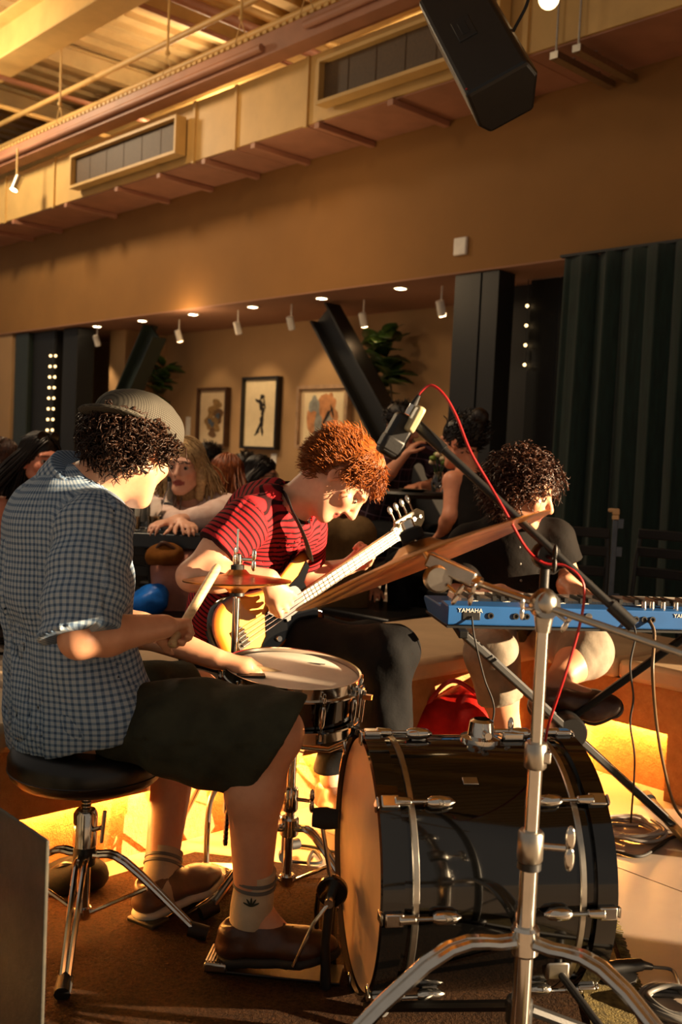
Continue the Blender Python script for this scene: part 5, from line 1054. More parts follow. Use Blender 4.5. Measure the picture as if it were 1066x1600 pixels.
cable('floor_cable', [PZ(440, 1345, .006), PZ(500, 1348, .006), PZ(490, 1330, .008), PZ(482, 1350, .008), PZ(500, 1372, .006), PZ(560, 1400, .006)], .0045, 'rubber', 'thin dark cable looping on the lit floor left of the bass drum head')
def bag(name, label, c, size, m, seed, strap=None, top=.5):
    S = SDF(.012); s = np.asarray(size); S.ell(c + EZ*s[2]*.5, s*A(.5, .5, .5), None, .05); S.ell(c + A(s[0]*.12, 0, s[2]*.62), s*A(.33, .38, .42), None, .06); S.ell(c + A(-s[0]*.2, 0, s[2]*.35), s*A(.35, .4, .36), None, .06); S.cut(c, (0, 0, -1))
    V, F = S.run(); V = relax(V, F, 1); V += vnorm(V, F)*(wob(V, 22, seed)*.016 + wob(V, 60, seed+1)*.005)[:, None]; V[:, 2] = np.maximum(V[:, 2], c[2])
    root = thing(name, label, 'bag', c); mesh_obj('bag_body', V, F, m, root, sm=180)
    if strap: MB().tube(spline([c + A(-s[0]*.3, -s[1]*.2, s[2]*.8), c + A(-.05*s[0], -s[1]*.3, s[2]*1.18), c + A(s[0]*.3, -s[1]*.2, s[2]*.9)], 24), .008, 8).build('strap', strap, root)
cloth_mat('red_nylon', 'plain', 'b3180f', '7c0f0a', rough=.5); cloth_mat('blue_nylon', 'plain', '1f6fd0', '1450a0', rough=.35); cloth_mat('tan_canvas', 'plain', '7a4a18', '5e3810')
c = PZ(712, 1212, .0); bag('red_bag', 'crumpled red cloth bag on the floor behind the bass drum', A(c[0] - .03, c[1] - .1, .001), (.42, .26, .33), 'red_nylon', 3, 'red_rubber')
def gear_bag():
    c = PZ(112, 1385, .014); bag('gear_bag', 'small dark bag on the rug behind the drum stool', c, (.15, .11, .06), 'black_denim', 8, 'black_vinyl')
gear_bag()
# hanging loudspeaker
mat('blue_lit_black', '10161c', .5)
def loudspeaker():
    o = P(728, 150, 3.5); l = nrm(A(-.125, .275, .36)); w = A(.191, -.042, .1125); w = nrm(w - l*w.dot(l)); d = nrm(np.cross(l, w)); d = d if d[1] > 0 else -d
    c = o + l*.31 + w*.12 + d*.1; root = thing('loudspeaker', 'black loudspeaker hanging tilted from the ceiling above the stage', 'loudspeaker', c - EZ*.3)
    Q = lambda a, b, e: o + l*a + w*b + d*e
    sec = [(0., .0), (.0, .15), (.03, .2), (.2, .2), (.252, .07), (.232, .0)]
    n = len(sec); mb = MB(); v = [Q(0, b, e) for b, e in sec] + [Q(.62, b, e) for b, e in sec]; mb.add(v, [tuple(range(n)), tuple(range(2*n-1, n-1, -1))] + [(i, n+i, n+(i+1) % n, (i+1) % n) for i in range(n)]); mb.build('cabinet', 'black_plastic', root, sm=0, bevel=.014)
    MB().box(Q(.012, .115, .09), (.2, .006, .13), np.stack([w, l, d], 1)).build('blue_lit_end', 'blue_lit_black', root, bevel=.002)  # blue tint imitates cool light falling on the cabinet's lower end
    M = np.stack([w, l, d], 1); MB().box(Q(.33, .1, -.001), (.07, .12, .006), M).build('handle_plate', 'black_metal', root, bevel=.006); MB().box(Q(.33, .1, -.004), (.03, .07, .004), M).build('handle_slot', 'black_panel', root, bevel=.004)
    MB().lathe([(.004, 0), (.004, .002)], Q(.03, .012, 0), -d, 12).build('status_light', 'red_rubber', root)
    t_ = Q(.6, .12, .1); MB().rod(t_ - l*.02, A(t_[0], t_[1], 6.36), .012, 10).build('mount_pole', 'black_metal', root)
    MB().tube(spline([Q(.6, .2, .05), Q(.5, .33, .03), Q(.36, .35, .04), Q(.28, .25, .08)], 24), .006, 8).build('cable', 'rubber', root)
loudspeaker()
p_ = PV(720, 385, 6.07); tag(MB().box(p_, (.13, .03, .14), ROOM).build('wall_sensor', 'white_plastic', bevel=.01, loc=p_), 'small white sensor box on the brown wall above the column', 'sensor')

# ================================================================ pictures
def art(kind):
    t = NT('art_' + kind); tc = t.n('ShaderNodeTexCoord'); mp = t.n('ShaderNodeMapping'); t.l(tc.outputs['Generated'], mp.inputs[0]); return t
def picture(label, x0, x1, y0, y1, frame_m, deco, matm, fw=.03, vv=7.33):
    u0 = PV(x0, (y0+y1)/2, vv).dot(EU); u1 = PV(x1, (y0+y1)/2, vv).dot(EU); z1 = PV((x0+x1)/2, y0, vv)[2]; z0 = PV((x0+x1)/2, y1, vv)[2]
    root = thing('picture', label, 'picture', RM((u0+u1)/2, vv, z0)); f = fw
    for a in ((u0, u1, z0, z0+f), (u0, u1, z1-f, z1), (u0, u0+f, z0+f, z1-f), (u1-f, u1, z0+f, z1-f)): MB().rbox(a[0], a[1], vv-.05, vv+.025, a[2], a[3]).build('frame_bar', frame_m, root, sm=0)
    MB().rbox(u0+f, u1-f, vv-.005, vv+.02, z0+f, z1-f).build('paper', matm, root, sm=0); deco(root, u0+f, u1-f, z0+f, z1-f, vv-.006); return root
def blob(root, nm, m, u, z, ru, rz, v, seed, rot=0., n=22):
    g = random.Random(seed); pts = []
    for i in range(n):
        a = 2*math.pi*i/n; r_ = 1 + .16*math.sin(3*a + g.uniform(0, .6) + seed) + .1*math.sin(5*a + seed*2); x, y = ru*r_*math.cos(a), rz*r_*math.sin(a); pts.append((x*math.cos(rot)-y*math.sin(rot), x*math.sin(rot)+y*math.cos(rot)))
    MB().prism(pts, RM(u, v, z), EU, EZ, .002).build(nm, m, root, sm=0)
mat('paper_warm', 'cdb48f', .9, 0., .05); mat('paper_light', 'e2cfa8', .9, 0., .04); mat('frame_brown', '4a2f1c', .5); mat('frame_black', '18120e', .4); mat('frame_pale', 'a58566', .5)
mat('ink_brown', '6a4a2c', .8, 0., .4, 40.); mat('ink_blue', '4a5460', .8, 0., .3, 40.); mat('ink_black', '231b15', .8, 0., .4, 40.); mat('wash_peach', 'c88a5a', .8, 0., .3, 10.); mat('wash_grey', '8f8f88', .8, 0., .3, 10.); mat('wash_ochre', '8c6a3c', .8, 0., .3, 30.)
def d1(r, u0, u1, z0, z1, v):
    w, h = u1-u0, z1-z0
    for i, (a, b, ru, rz, m) in enumerate(((.62, .72, .16, .13, 'wash_ochre'), (.45, .6, .17, .12, 'wash_ochre'), (.7, .52, .17, .15, 'ink_brown'), (.36, .4, .17, .14, 'wash_ochre'), (.6, .36, .18, .13, 'wash_ochre'), (.5, .2, .13, .1, 'ink_brown'))): blob(r, 'petal', m, u0+w*a, z0+h*b, w*ru, h*rz*.9, v - .001*i, i+1, i*.6)
    for i, (a, b) in enumerate(((.7, .52), (.5, .36), (.4, .42))): blob(r, 'flower_centre', 'ink_blue', u0+w*a, z0+h*b, w*.07, h*.05, v-.009, i+11)
def d2(r, u0, u1, z0, z1, v):
    w, h = u1-u0, z1-z0
    for i, (a, b, ru, rz, rot) in enumerate(((.52, .74, .07, .035, .3), (.46, .66, .15, .03, -.4), (.5, .6, .05, .09, .35), (.56, .5, .045, .1, -.2), (.54, .38, .05, .08, .2), (.45, .28, .03, .1, -.6), (.55, .26, .03, .1, .3), (.4, .2, .09, .012, .5), (.6, .66, .02, .1, .3))): blob(r, 'ink_stroke', 'ink_black', u0+w*a, z0+h*b, w*ru, h*rz, v-.0006*i, i+21, rot)
def d3(r, u0, u1, z0, z1, v):
    w, h = u1-u0, z1-z0; MB().rbox(u0+w*.08, u1-w*.08, v-.004, v, z0+h*.07, z1-h*.07).build('mat_board', 'paper_light', r, sm=0)
    for i, (a, b, ru, rz, m) in enumerate(((.5, .5, .34, .34, 'wash_peach'), (.3, .72, .12, .14, 'wash_grey'), (.62, .68, .2, .14, 'wash_peach'), (.4, .38, .18, .1, 'wash_grey'), (.68, .35, .18, .13, 'wash_grey'), (.58, .5, .03, .18, 'ink_black'), (.5, .28, .03, .09, 'ink_black'), (.7, .6, .02, .12, 'ink_black'))): blob(r, 'paint_shape', m, u0+w*a, z0+h*b, w*ru, h*rz, v-.005-.0007*i, i+41, i*.5)
picture('smaller framed picture of brown flowers, left of the three on the wall', 311, 357, 606, 697, 'frame_brown', d1, 'paper_warm')
picture('tall framed ink figure on pale paper, middle of the three on the wall', 381, 437, 589, 702, 'frame_black', d2, 'paper_light')
picture('pale framed abstract painting, right of the three, next to the diagonal brace', 467, 547, 602, 702, 'frame_pale', d3, 'paper_warm', .04)
for k, (x, y, w, h, lab) in enumerate(((428, 717, .1, .12, 'small white caption card under the middle picture'), (294, 667, .1, .26, 'narrow pale switch plate left of the flower picture'))):
    p_ = PV(x, y, 7.355); tag(MB().box(p_, (w, .01, h), ROOM).build('caption_card', 'white_plastic', sm=0, loc=p_), lab, 'card')
# ================================================================ leafy plants
t = NT('leaf_green'); t.l(t.ramp(t.noise(8, 3), (.3, lin('1c3012')), (.7, lin('3f5a22'))), t.b.inputs['Base Color']); t.set(Roughness=.35, Specular_IOR_Level=.5)
mat('stem_brown', '4a3a22', .7); mat('pot_dark', '2a2420', .6); mat('leaf_light', '6d8a2c', .45, 0., .3, 10.)
def leaf_mesh(L, W):
    n = 7; V = []; F = []
    for i in range(n):
        t_ = i/(n-1); w = W*math.sin(math.pi*min(1, t_*.96+.02))**.75; x = L*t_; z = -.25*L*t_*t_
        V += [(x, -w, z+.12*w), (x, 0, z), (x, w, z+.12*w)]
    for i in range(n-1):
        a = i*3; F += [(a, a+3, a+4, a+1), (a+1, a+4, a+5, a+2)]
    return V, F
def plant(stems, v, label, L, seed, leafm='leaf_green', pr=1.):
    g = random.Random(seed); b = PV(*stems[0][0][0], v); root = thing('rubber_plant', label, 'plant', A(b[0], b[1], 0))
    MB().lathe([(.1*pr, 0), (.13*pr, .3), (.14*pr, .34), (.12*pr, .34), (.115*pr, .3), (0, .3)], A(b[0], b[1], 0.001), EZ, 28).build('pot', 'pot_dark', root); V, F = leaf_mesh(L, L*.34); first = None
    for pts, n in stems:
        st = np.array([PV(x, y, v) for x, y in pts]); sp = spline(np.concatenate([[A(b[0], b[1], .28)], st]), 40); k = len(sp); MB().tube(sp, np.linspace(.014, .005, k), 8).build('stem', 'stem_brown', root)
        for i in range(n):
            t_ = .4 + .6*i/(n-1); p = sp[min(k-1, int(t_*(k-1)))]; el = g.uniform(-.1, .9)
            for _ in range(60):
                az = i*2.4 + g.uniform(-1.2, 1.2) + _*.3; tip = p + A(math.cos(az), math.sin(az), 0)*L*.95*math.cos(el)
                if 6.76 < tip.dot(EV) < 7.31: break
            if first is None: o = mesh_obj('leaf', V, F, leafm, root, sm=180, local=True); first = o; o.modifiers.new('th', 'SOLIDIFY').thickness = .003
            else: o = first.copy(); COL.objects.link(o); o.parent = root
            o.location = tuple(p - np.array(root.location)); q = g.uniform(.75, 1.05); o.scale = (q, q, q); o.rotation_euler = (g.uniform(-.5, .5), -el, az)
plant([([(612, 640), (606, 580), (603, 545), (600, 520)], 34), ([(606, 650), (592, 600), (586, 560), (584, 535)], 14)], 7.03, 'tall leafy rubber plant behind the big diagonal brace', .3, 4)
plant([([(245, 660), (248, 610), (252, 590), (255, 572)], 24)], 7.03, 'leafy rubber plant seen above the flat cap', .3, 7)
plant([([(570, 720), (568, 700), (567, 690), (566, 682)], 7)], 7.0, 'low light green plant at the foot of the brace', .22, 12, 'leaf_light', .8)
# ================================================================ guests in the background
def chair(label, c, rz, zs=.45, m='black_metal', back=True, group=None, seatm='black_vinyl'):
    root = thing('chair' if zs < .6 else 'bar_stool', label, 'chair' if zs < .6 else 'stool', A(c[0], c[1], 0), rz, group); w, d = .2, .2
    MB().box((0, 0, zs-.02), (.42, .42, .035)).build('seat', seatm, root, local=True, bevel=.012)
    for x in (-1, 1):
        for y in (-1, 1): MB().tube([(x*.17, y*.17, zs-.03), (x*.2, y*.2, 0)], [.014, .011], 10).build('leg', m, root, local=True)
    for y in (-1, 1): MB().rod((-.18, y*.18, zs*.45), (.18, y*.18, zs*.45), .008, 8).build('stretcher', m, root, local=True)
    if back:
        for x in (-1, 1): MB().tube([(x*.18, -.19, zs-.02), (x*.18, -.23, zs+.2), (x*.17, -.26, zs+.34)], .012, 10).build('back_post', m, root, local=True)
        for z in (.14, .24, .33): MB().box((0, -.225-.1*(z-.14), zs+z), (.36, .015, .05)).build('back_slat', m, root, local=True, bevel=.005)
    return root
def guest(label, hx, hy, Y, face, tf, tone, hairm, style, topm, legm='black_denim', k=.97, sl=.6, arms=None, lean=.06, ph=.60, legs=None, shR=None, shL=None, extra=None, lip='9a4a42', bare=False, seat=True, seed=1, tw=1., chairlab=None, hun=0.):
    hd = Head(P(hx, hy, Y), face, k=k); tf = nrm(A(tf[0], tf[1], 0)); rt = A(tf[1], -tf[0], 0); h = hd.c; nb = h - tf*(.02+lean*.3+hun*.6) - EZ*(.15-hun*.4); upc = h - tf*(.03+lean*.5+hun*.6) - EZ*(.23-hun); pel = h - tf*(.06+lean*2) - EZ*ph; che = upc*.62+pel*.38 - tf*.01
    root = thing('person', label, 'person', A(pel[0], pel[1], 0)); vox = .011
    sR = upc + rt*.155*tw - EZ*.015 if shR is None else shR; sL = upc - rt*.155*tw - EZ*.015 if shL is None else shL
    if arms is None: arms = ((sR + rt*.06 - EZ*.25 + tf*.03, sR + tf*.24 - EZ*.27 - rt*.02), (sL - rt*.06 - EZ*.25 + tf*.03, sL + tf*.24 - EZ*.27 + rt*.02))
    if legs is None:
        gz = max(0., pel[2]-.62); legs = tuple((pel + rt*s*.09, pel + rt*s*.12 + tf*.4 - EZ*.01, pel + rt*s*.11 + tf*.38 - EZ*(pel[2]-.09-gz)) for s in (1, -1))
    S = SDF(.0075 if Y < 5 else .009); hd.add(S, fem=style != 'short'); S.cone(nb, hd.at(0, -.03, -.05), .048, .046, .03); S.chain([pel, che, upc], [.13, .125, .1], .04, (tf, .75)); S.cone(sR, sL, .045, None, .04)
    for s, (e, w) in zip((sR, sL), arms): S.chain([s, e], [.043, .036], .03); S.chain([e, e*.65+w*.35, w], [.036, .037, .024], .02)
    for hp, kn, an in legs: S.chain([hp, kn], [.08, .055], .04); S.chain([kn, an], [.054, .036], .03); S.cone(an - EZ*.02, an + tf*.14 - EZ*.05, .035, .03, .02)
    for (e, w), sd in zip(arms, (-1, 1)): hand(S, w, w-e, -EZ if abs(nrm(w-e)[2]) < .8 else tf, sd, (.3, .5, .3), .95, .1, kk=.006)
    def ex(V, C): pass
    body_obj(root, S, tone, [hd], lip, '2a1a10'); hd.eyes(root)
    S = SDF(vox); S.chain([pel, che, upc], [.16*tw, .155*tw, .12*tw], .04, (tf, .78)); S.cone(upc, nb - EZ*.015, .09, .05, .05)
    if not bare:
        S.cone(sR, sL, .058, None, .05)
        for s, (e, w) in zip((sR, sL), arms):
            q = s + (e-s)*min(1, sl*1.25); S.cone(s, q, .06, .066, .03)
            if sl > .95: S.cone(e, e + (w-e)*.55, .06, .055, .03)
            else: c_ = s + (e-s)*sl; S.cut(c_, e-s, (c_, .1))
    S.cut(nb - EZ*.005 - tf*.0, nrm(hd.at(0, 0, -.05)-nb), (nb, .09))
    cloth_obj('top', root, S, topm, [(pel, upc, -tf, .15)], .005, 24, 2, seed)
    S = SDF(vox); S.ell(pel - EZ*.02, (.145, .145, .09), None, .05)
    for hp, kn, an in legs: S.chain([hp, kn, an + EZ*.03], [.095, .078, .07], .04)
    cloth_obj('trousers', root, S, legm, [(legs[0][0], legs[0][1], (0, 0, 1), .1)], .005, 20, 2, seed+2)
    for hp, kn, an in legs: b = A(an[0], an[1], max(.003, an[2]-.085)); shoe(root, b - tf*.06, b + tf*.19, (0, 0, 1), 'brown_leather', 'sole_dark', laces=False)
    nS = 420 if Y > 5 else 620
    base = SDF(.009); base.ell(hd.at(0, -.016, .04), A(.083, .103, .092)*k, hd.M); base.cut(hd.at(0, .045, .0), nrm(hd.M@A(0, .8, -.6)))
    if style == 'long':
        mk = lambda p: (p[:, 2] > -.03+1.5*np.maximum(0, p[:, 1]+.005)) & (p[:, 1] < .07); base.chain([hd.at(0, -.06, 0), hd.at(0, -.07, -.1), hd.at(0, -.085, -.22)], [.075*k, .07*k, .05*k], .04, (hd.M[:, 1], .6))
        ps = strands(hd, nS, mk, .34, lambda r_, n_: n_*.08 + np.stack([np.sign(r_[:, 0])*(.08+.55*(r_[:, 1] > 0)), -.16-.45*(r_[:, 1] > 0), np.full(len(r_), -1.)], 1), .003, 1.2, .0, .004, 14, seed, jit=.035, clear=1.1)
    elif style == 'shoulder':
        mk = lambda p: (p[:, 2] > -.02+1.5*np.maximum(0, p[:, 1]+.005)) & (p[:, 1] < .07); base.chain([hd.at(0, -.05, 0), hd.at(0, -.06, -.1)], [.08*k, .075*k], .04, (hd.M[:, 1], .7))
        for s in (-1, 1): base.chain([hd.at(s*.07, .0, .04), hd.at(s*.078, .005, -.05), hd.at(s*.07, .0, -.13)], [.022*k, .024*k, .022*k], .02)
        ps = strands(hd, nS, mk, .22, lambda r_, n_: n_*.1 + np.stack([np.sign(r_[:, 0])*(.12+.3*(r_[:, 1] > 0)), -.12-.4*(r_[:, 1] > 0), np.full(len(r_), -1.)], 1), .006, 2., .0, .0038, 14, seed, jit=.05, clear=1.1)
    elif style == 'bun':
        mk = lambda p: (p[:, 2] > -.05+.9*np.maximum(0, p[:, 1])) & (p[:, 1] < .07); base.ell(hd.at(0, -.1, .11), .045*k, None, .02); ps = strands(hd, nS//2, mk, .05, lambda r_, n_: n_*.3 + A(0, -.8, .4), .004, 1., .0, .003, 7, seed, jit=.25, clear=1.04)
    else:
        mk = lambda p: (p[:, 2] > -.045+.9*np.maximum(0, p[:, 1])) & (p[:, 1] < .07); ps = strands(hd, nS//2, mk, .03, lambda r_, n_: n_*.6 + A(0, -.2, -.2), .004, 1., .0, .003, 6, seed, jit=.3, clear=1.02)
    hair_obj(root, hd, hairm, [ps], base)
    if extra: extra(root, hd)
    if seat and chairlab:
        zs = legs[0][0][2]-.085; chair(chairlab, pel, math.atan2(tf[1], tf[0])-math.pi/2, zs, back=True)
    return root, hd
def shades(root, hd, y=.06, z=.115, ey=False, m='black_plastic'):
    g = None
    yy, zz = (.096, .004) if ey else (y, z)
    mb = MB(); 
    for s in (-1, 1):
        mb.tube([hd.at(s*.032+.022*math.cos(a), yy, zz+.019*math.sin(a)) for a in np.linspace(0, 6.1, 16)], .0022, 6, closed=True); mb.tube([hd.at(s*.055, yy, zz+.005), hd.at(s*.08, yy-.05, zz), hd.at(s*.082, yy-.1, zz-.01)], .002, 6)
    mb.rod(hd.at(-.01, yy, zz), hd.at(.01, yy, zz), .002, 6); g = mb.build('sunglasses' if not ey else 'spectacles', m, root)
    if not ey:
        for s in (-1, 1): MB().lathe([(.0, 0), (.021, 0), (.021, .002), (0, .002)], hd.at(s*.032, yy, zz), hd.M[:, 1], 16).build('dark_lens', 'black_lacquer', g)
def lerp_(a, b, t_): return a*(1-t_)+b*t_
TZ = .80
def blouse_tie(root, hd):
    a = hd.at(0, .0, -.16); f = A(-.16, -.97, 0)
    for s in (-1, 1): MB().tube(spline([a + f*.075 + A(.012*s, 0, .03), a + f*.10 + A(.012*s, 0, -.03), a + f*.115 + A(.01*s, 0, -.12)], 12), .004, 6).build('neck_tie', 'brown_leather', root)
guest('fair-haired person in a loose pink blouse resting both arms on the table', 289, 730, 4.42, (-.16, -.97, -.05), (-.25, -1), 'dca78c', 'hair_blonde', 'shoulder', 'pink_linen', 'pink_trouser', sl=1.0, k=1.0, ph=.56, lean=.08, seed=31, tw=1.1,
      arms=((P(258, 812, 4.36), P(285, 818, 4.12)), (P(338, 806, 4.34), P(272, 815, 4.16))), legs=((P(285, 880, 4.5), P(268, 888, 4.12), P(262, 1010, 4.2)), (P(315, 880, 4.5), P(300, 892, 4.1), P(318, 1010, 4.2))), chairlab='black chair under the person in the pink blouse', extra=blouse_tie, hun=.07)
guest('dark-haired person with sunglasses pushed up on the head, behind the drummer', 64, 722, 4.6, (.72, -.68, .03), (.6, -.8), 'd98f72', 'hair_dark', 'long', 'black_top', seed=33, bare=True, k=1.03, ph=.58, extra=shades, hun=.03, chairlab='black chair behind the drummer at the left edge')
guest('brown-haired person cut off by the left edge of the picture', 4, 722, 5.4, (.35, .9, -.1), (.4, .9), 'c98a6a', 'hair_auburn', 'shoulder', 'brown_knit', seed=35, ph=.58, chairlab='black chair cut off at the left edge')
guest('dark-haired person turned away beyond the bottles, left of the pink blouse', 236, 776, 4.78, (.4, .85, -.15), (.2, 1), 'c98a6a', 'hair_dark', 'shoulder', 'black_top', seed=37, ph=.46, k=1.0, tw=.9, chairlab='black chair beyond the slate table, left of the pink blouse')
guest('short-haired person in dark clothes behind the pink blouse', 328, 720, 6.8, (.75, .5, -.05), (.6, .8), 'c98a6a', 'hair_dark', 'short', 'black_top', seed=39, ph=.6, chairlab='black chair under the short-haired person in dark clothes')
guest('person with long red hair sitting with the back turned', 357, 746, 5.5, (.45, .85, -.05), (.4, .9), 'd49a78', 'hair_red', 'long', 'brown_knit', seed=41, ph=.58, chairlab='black chair under the long red-haired person')
guest('dark short-haired person between the red-haired one and the one with spectacles', 385, 734, 7.0, (.2, .95, -.05), (.2, 1), 'c98a6a', 'hair_dark', 'short', 'black_top', seed=43, ph=.6, chairlab='black chair furthest back by the picture wall')
guest('long dark-haired person in spectacles looking to the right', 409, 744, 6.2, (.97, -.2, -.05), (.6, -.5), 'd49a78', 'hair_dark', 'long', 'black_top', seed=45, ph=.6, extra=lambda r, h: shades(r, h, ey=True), chairlab='black chair under the person in spectacles')
guest('person in olive trousers mostly hidden behind the ginger-haired player', 528, 748, 4.95, (.3, -.9, -.1), (.35, -.9), 'c98a6a', 'hair_dark', 'short', 'brown_knit', 'olive_trouser', seed=47, ph=.52, legs=((P(500, 850, 5.05), P(512, 832, 4.62), P(508, 1000, 4.7)), (P(540, 850, 5.05), P(560, 835, 4.6), P(548, 985, 4.7))), chairlab='black chair behind the ginger-haired player')
guest('person in a dark plaid shirt with one hand raised to the face', 628, 664, 5.6, (.75, -.35, -.3), (.7, -.7), 'c98a6a', 'hair_dark', 'short', 'plaid_dark', 'black_denim', seed=49, ph=.62, tw=1.15, sl=.75, shR=P(598, 710, 5.5), shL=P(670, 706, 5.7), arms=((P(596, 752, 5.32), P(632, 712, 5.36)), (P(690, 757, 5.55), P(655, 760, 5.36))), chairlab='tall black stool under the person in plaid')
guest('person in a black sleeveless top with tied-up hair, turned away at the bar table', 722, 692, 4.75, (-.72, .6, -.1), (-.75, .55), 'd38f6e', 'hair_dark', 'bun', 'black_top', 'black_denim', seed=51, ph=.6, bare=True, k=1.02, shL=P(708, 752, 4.66), shR=P(752, 748, 4.88), arms=((P(760, 800, 4.85), P(730, 826, 4.8)), (P(704, 806, 4.6), P(690, 834, 4.72))), chairlab='black stool under the person in the sleeveless top')

# tables, glasses
mat('table_slate', '27323a', .35, 0., .15, 8.); t = NT('glass'); t.set(Base_Color=(.95, .97, .95, 1), Roughness=.03, Transmission_Weight=1., IOR=1.45)
t = NT('drink_amber'); t.set(Base_Color=(.9, .55, .25, 1), Roughness=.05, Transmission_Weight=.85, IOR=1.33); mat('label_paper', 'c9c4b4', .7)
def dining_table():
    c = P(255, 832, 4.12); z = c[2]; a = P(345, 828, 4.05); b = P(150, 838, 4.05); d = nrm((a-b)*A(1, 1, 0)); n = A(-d[1], d[0], 0); ctr = (a+b)/2 + n*.18; ctr[2] = z; M = np.stack([d, n, EZ], 1); L = np.linalg.norm(a-b)
    root = thing('dining_table', 'slate-blue table with bottles and glasses behind the drummer', 'table', A(ctr[0], ctr[1], 0)); MB().box(ctr - EZ*.03, (L, .36, .06), M).build('tabletop', 'table_slate', root, bevel=.006)
    for x in (-1, 1):
        for y in (-1, 1): MB().box(ctr + d*x*(L/2-.06) + n*y*.14 - EZ*(z/2+.03), (.05, .05, z-.06), M).build('leg', 'dark_steel', root, sm=0)
    return z, ctr, n, d
TZ, TC, TN, TD = dining_table()
def on_table(x, y=0.): # point on the table top under an image column
    return PZ(x, y, TZ)
def bottle(label, x, y, m='glass', h=.2):
    c = PZ(x, y, TZ); c[2] = TZ + .0005; root = thing('bottle', label, 'bottle', c); k = h/.2
    MB().lathe([(.0, 0), (.026*k, .001), (.028*k, .01), (.028*k, .11*k), (.02*k, .14*k), (.012*k, .16*k), (.012*k, .195*k), (.0135*k, .2*k), (.009*k, .2*k), (.009*k, .16*k), (.024*k, .11*k), (.024*k, .008), (0, .006)], c, EZ, 24).build('glass_body', m, root); MB().lathe([(.0285*k, .03*k), (.0287*k, .031*k), (.0287*k, .085*k), (.0285*k, .086*k)], c, EZ, 24).build('label', 'label_paper', root); MB().lathe([(.014*k, .185*k), (.0145*k, .205*k), (.0, .207*k)], c, EZ, 18).build('cap', 'black_metal', root)
def tumbler(label, x, y):
    c = PZ(x, y, TZ); c[2] = TZ + .0005; root = thing('drinking_glass', label, 'glass', c); MB().lathe([(0, 0), (.03, .001), (.036, .13), (.034, .13), (.0285, .006), (0, .005)], c, EZ, 24).build('tumbler', 'glass', root); MB().lathe([(0, .0065), (.028, .0068), (.0305, .06), (0, .06)], c, EZ, 20).build('drink', 'drink_amber', root)
bottle('clear bottle with a pale label, left one on the slate table', 222, 826, h=.22); bottle('clear bottle with a pale label and dark cap, right one on the slate table', 264, 825, h=.22)
tumbler('tall glass left of the two bottles on the slate table', 207, 829); tumbler('tall glass between the two bottles on the slate table', 240, 828)
p_ = PZ(303, 825, TZ + .002); tag(MB().box(p_, (.2, .12, .003), ROOM).build('menu_card', 'label_paper', sm=0, loc=p_ - EZ*.0015), 'flat pale menu lying on the slate table', 'menu')
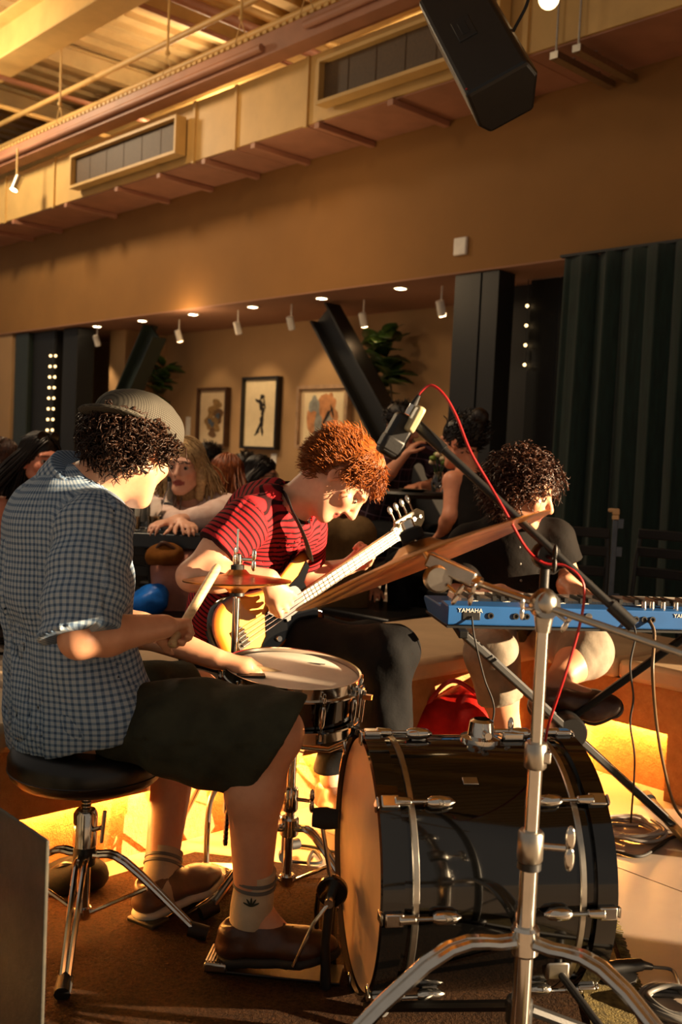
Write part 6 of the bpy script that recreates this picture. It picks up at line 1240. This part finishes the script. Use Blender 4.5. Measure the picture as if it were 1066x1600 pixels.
def bar_table():
    c = P(642, 767, 5.08); root = thing('bar_table', 'round dark bar table beside the person in plaid', 'table', A(c[0], c[1], 0)); MB().lathe([(.0, 0), (.24, 0), (.25, -.012), (.24, -.03), (0, -.03)], c, EZ, 40).build('tabletop', 'dark_steel', root); MB().rod(A(c[0], c[1], .02), c - EZ*.03, .03, 16).build('pedestal', 'dark_steel', root); MB().lathe([(.22, 0), (.22, .012), (.04, .03)], A(c[0], c[1], .001), EZ, 32).build('base', 'dark_steel', root)
    p = c + A(.13, -.05, .001); v = thing('flower_vase', 'small vase of pale flowers on the bar table', 'vase', p); MB().lathe([(0, 0), (.03, .002), (.035, .05), (.02, .09), (.024, .1), (.018, .09), (.03, .05), (0, .01)], p, EZ, 20).build('vase', 'glass', v)
    for i in range(7):
        a = i*.9; q = p + A(.035*math.cos(a), .035*math.sin(a), .15+.02*(i % 3)); MB().rod(p + EZ*.05, q, .002, 6).build('stem', 'leaf_green', v); MB().ell(q, (.018, .018, .014), n=10, m=6).build('blossom', 'paper_light' if i % 2 else 'leaf_light', v)
    d = c + A(.0, -.15, .001); tag(MB().lathe([(0, 0), (.05, 0), (.07, .012), (.072, .014), (.05, .004), (0, .004)], d, EZ, 28).build('plate', 'chrome_dull', loc=d), 'small shiny plate at the edge of the bar table', 'plate')
bar_table()
chair('empty black chair with curved arms between the cymbal and the bar table', P(600, 940, 4.62), 2.4, .45)
def stand_stack():
    c = PV(920, 900, 5.2); c = P(925, 950, 4.7)
    for k, (x, rz, lab) in enumerate(((880, .5, 'black ladder-back chair in the dark in front of the green curtain, left one'), (1022, .2, 'black ladder-back chair in the dark in front of the green curtain, right one'))):
        p = P(x, 950, 4.75); r = chair(lab, p, ROOMZ+math.pi+rz, .5)
    t_ = P(962, 812, 4.45); b = A(t_[0], t_[1], 0); root = thing('metal_post', 'slim grey metal post with side brackets beside the dark chairs', 'post', b); MB().box(b + EZ*(t_[2]/2+.01), (.022, .02, t_[2]-.02)).build('post', mat('grey_steel', '4d5866', .45, .3, .2, 12.), root, bevel=.004); MB().lathe([(.14, 0), (.14, .012), (.03, .02)], b + EZ*.001, EZ, 28).build('foot_plate', 'dark_steel', root)
    for y in (818, 862, 935): z = P(965, y, 4.45)[2]; MB().box(A(b[0]+.022, b[1], z), (.03, .015, .045)).build('bracket', 'grey_steel', root, bevel=.003)
    w = thing('wooden_clamp', 'small tan wooden clamp sitting on top of the grey post', 'clamp', t_); M = frame(nrm(A(.9, -.3, .05))); MB().box(t_ + EZ*.035, (.022, .032, .03), M).box(t_ + EZ*.042 - M[:, 1]*.02, (.02, .03, .018), M).build('jaw', mat('tan_wood', 'd0a878', .5), w, bevel=.006); MB().box(t_ + EZ*.01, (.03, .03, .02), M).build('grip', 'tan_wood', w, bevel=.004)
stand_stack()
def small_stool(label, c, z):
    chair(label, c, .3, z, back=False)
p_ = P(236, 958, 4.0); small_stool('low black stool under the blue bag', p_, p_[2]); bag('blue_bag', 'shiny blue plastic bag on a low stool behind the drummer', A(p_[0], p_[1], p_[2]-.001), (.14, .12, .1), 'blue_nylon', 15)
p_ = P(275, 886, 4.1); bag('shoulder_bag', 'tan shoulder bag in the lap of the person in the pink blouse', P(258, 884, 4.0), (.13, .08, .08), 'tan_canvas', 18, 'brown_leather')
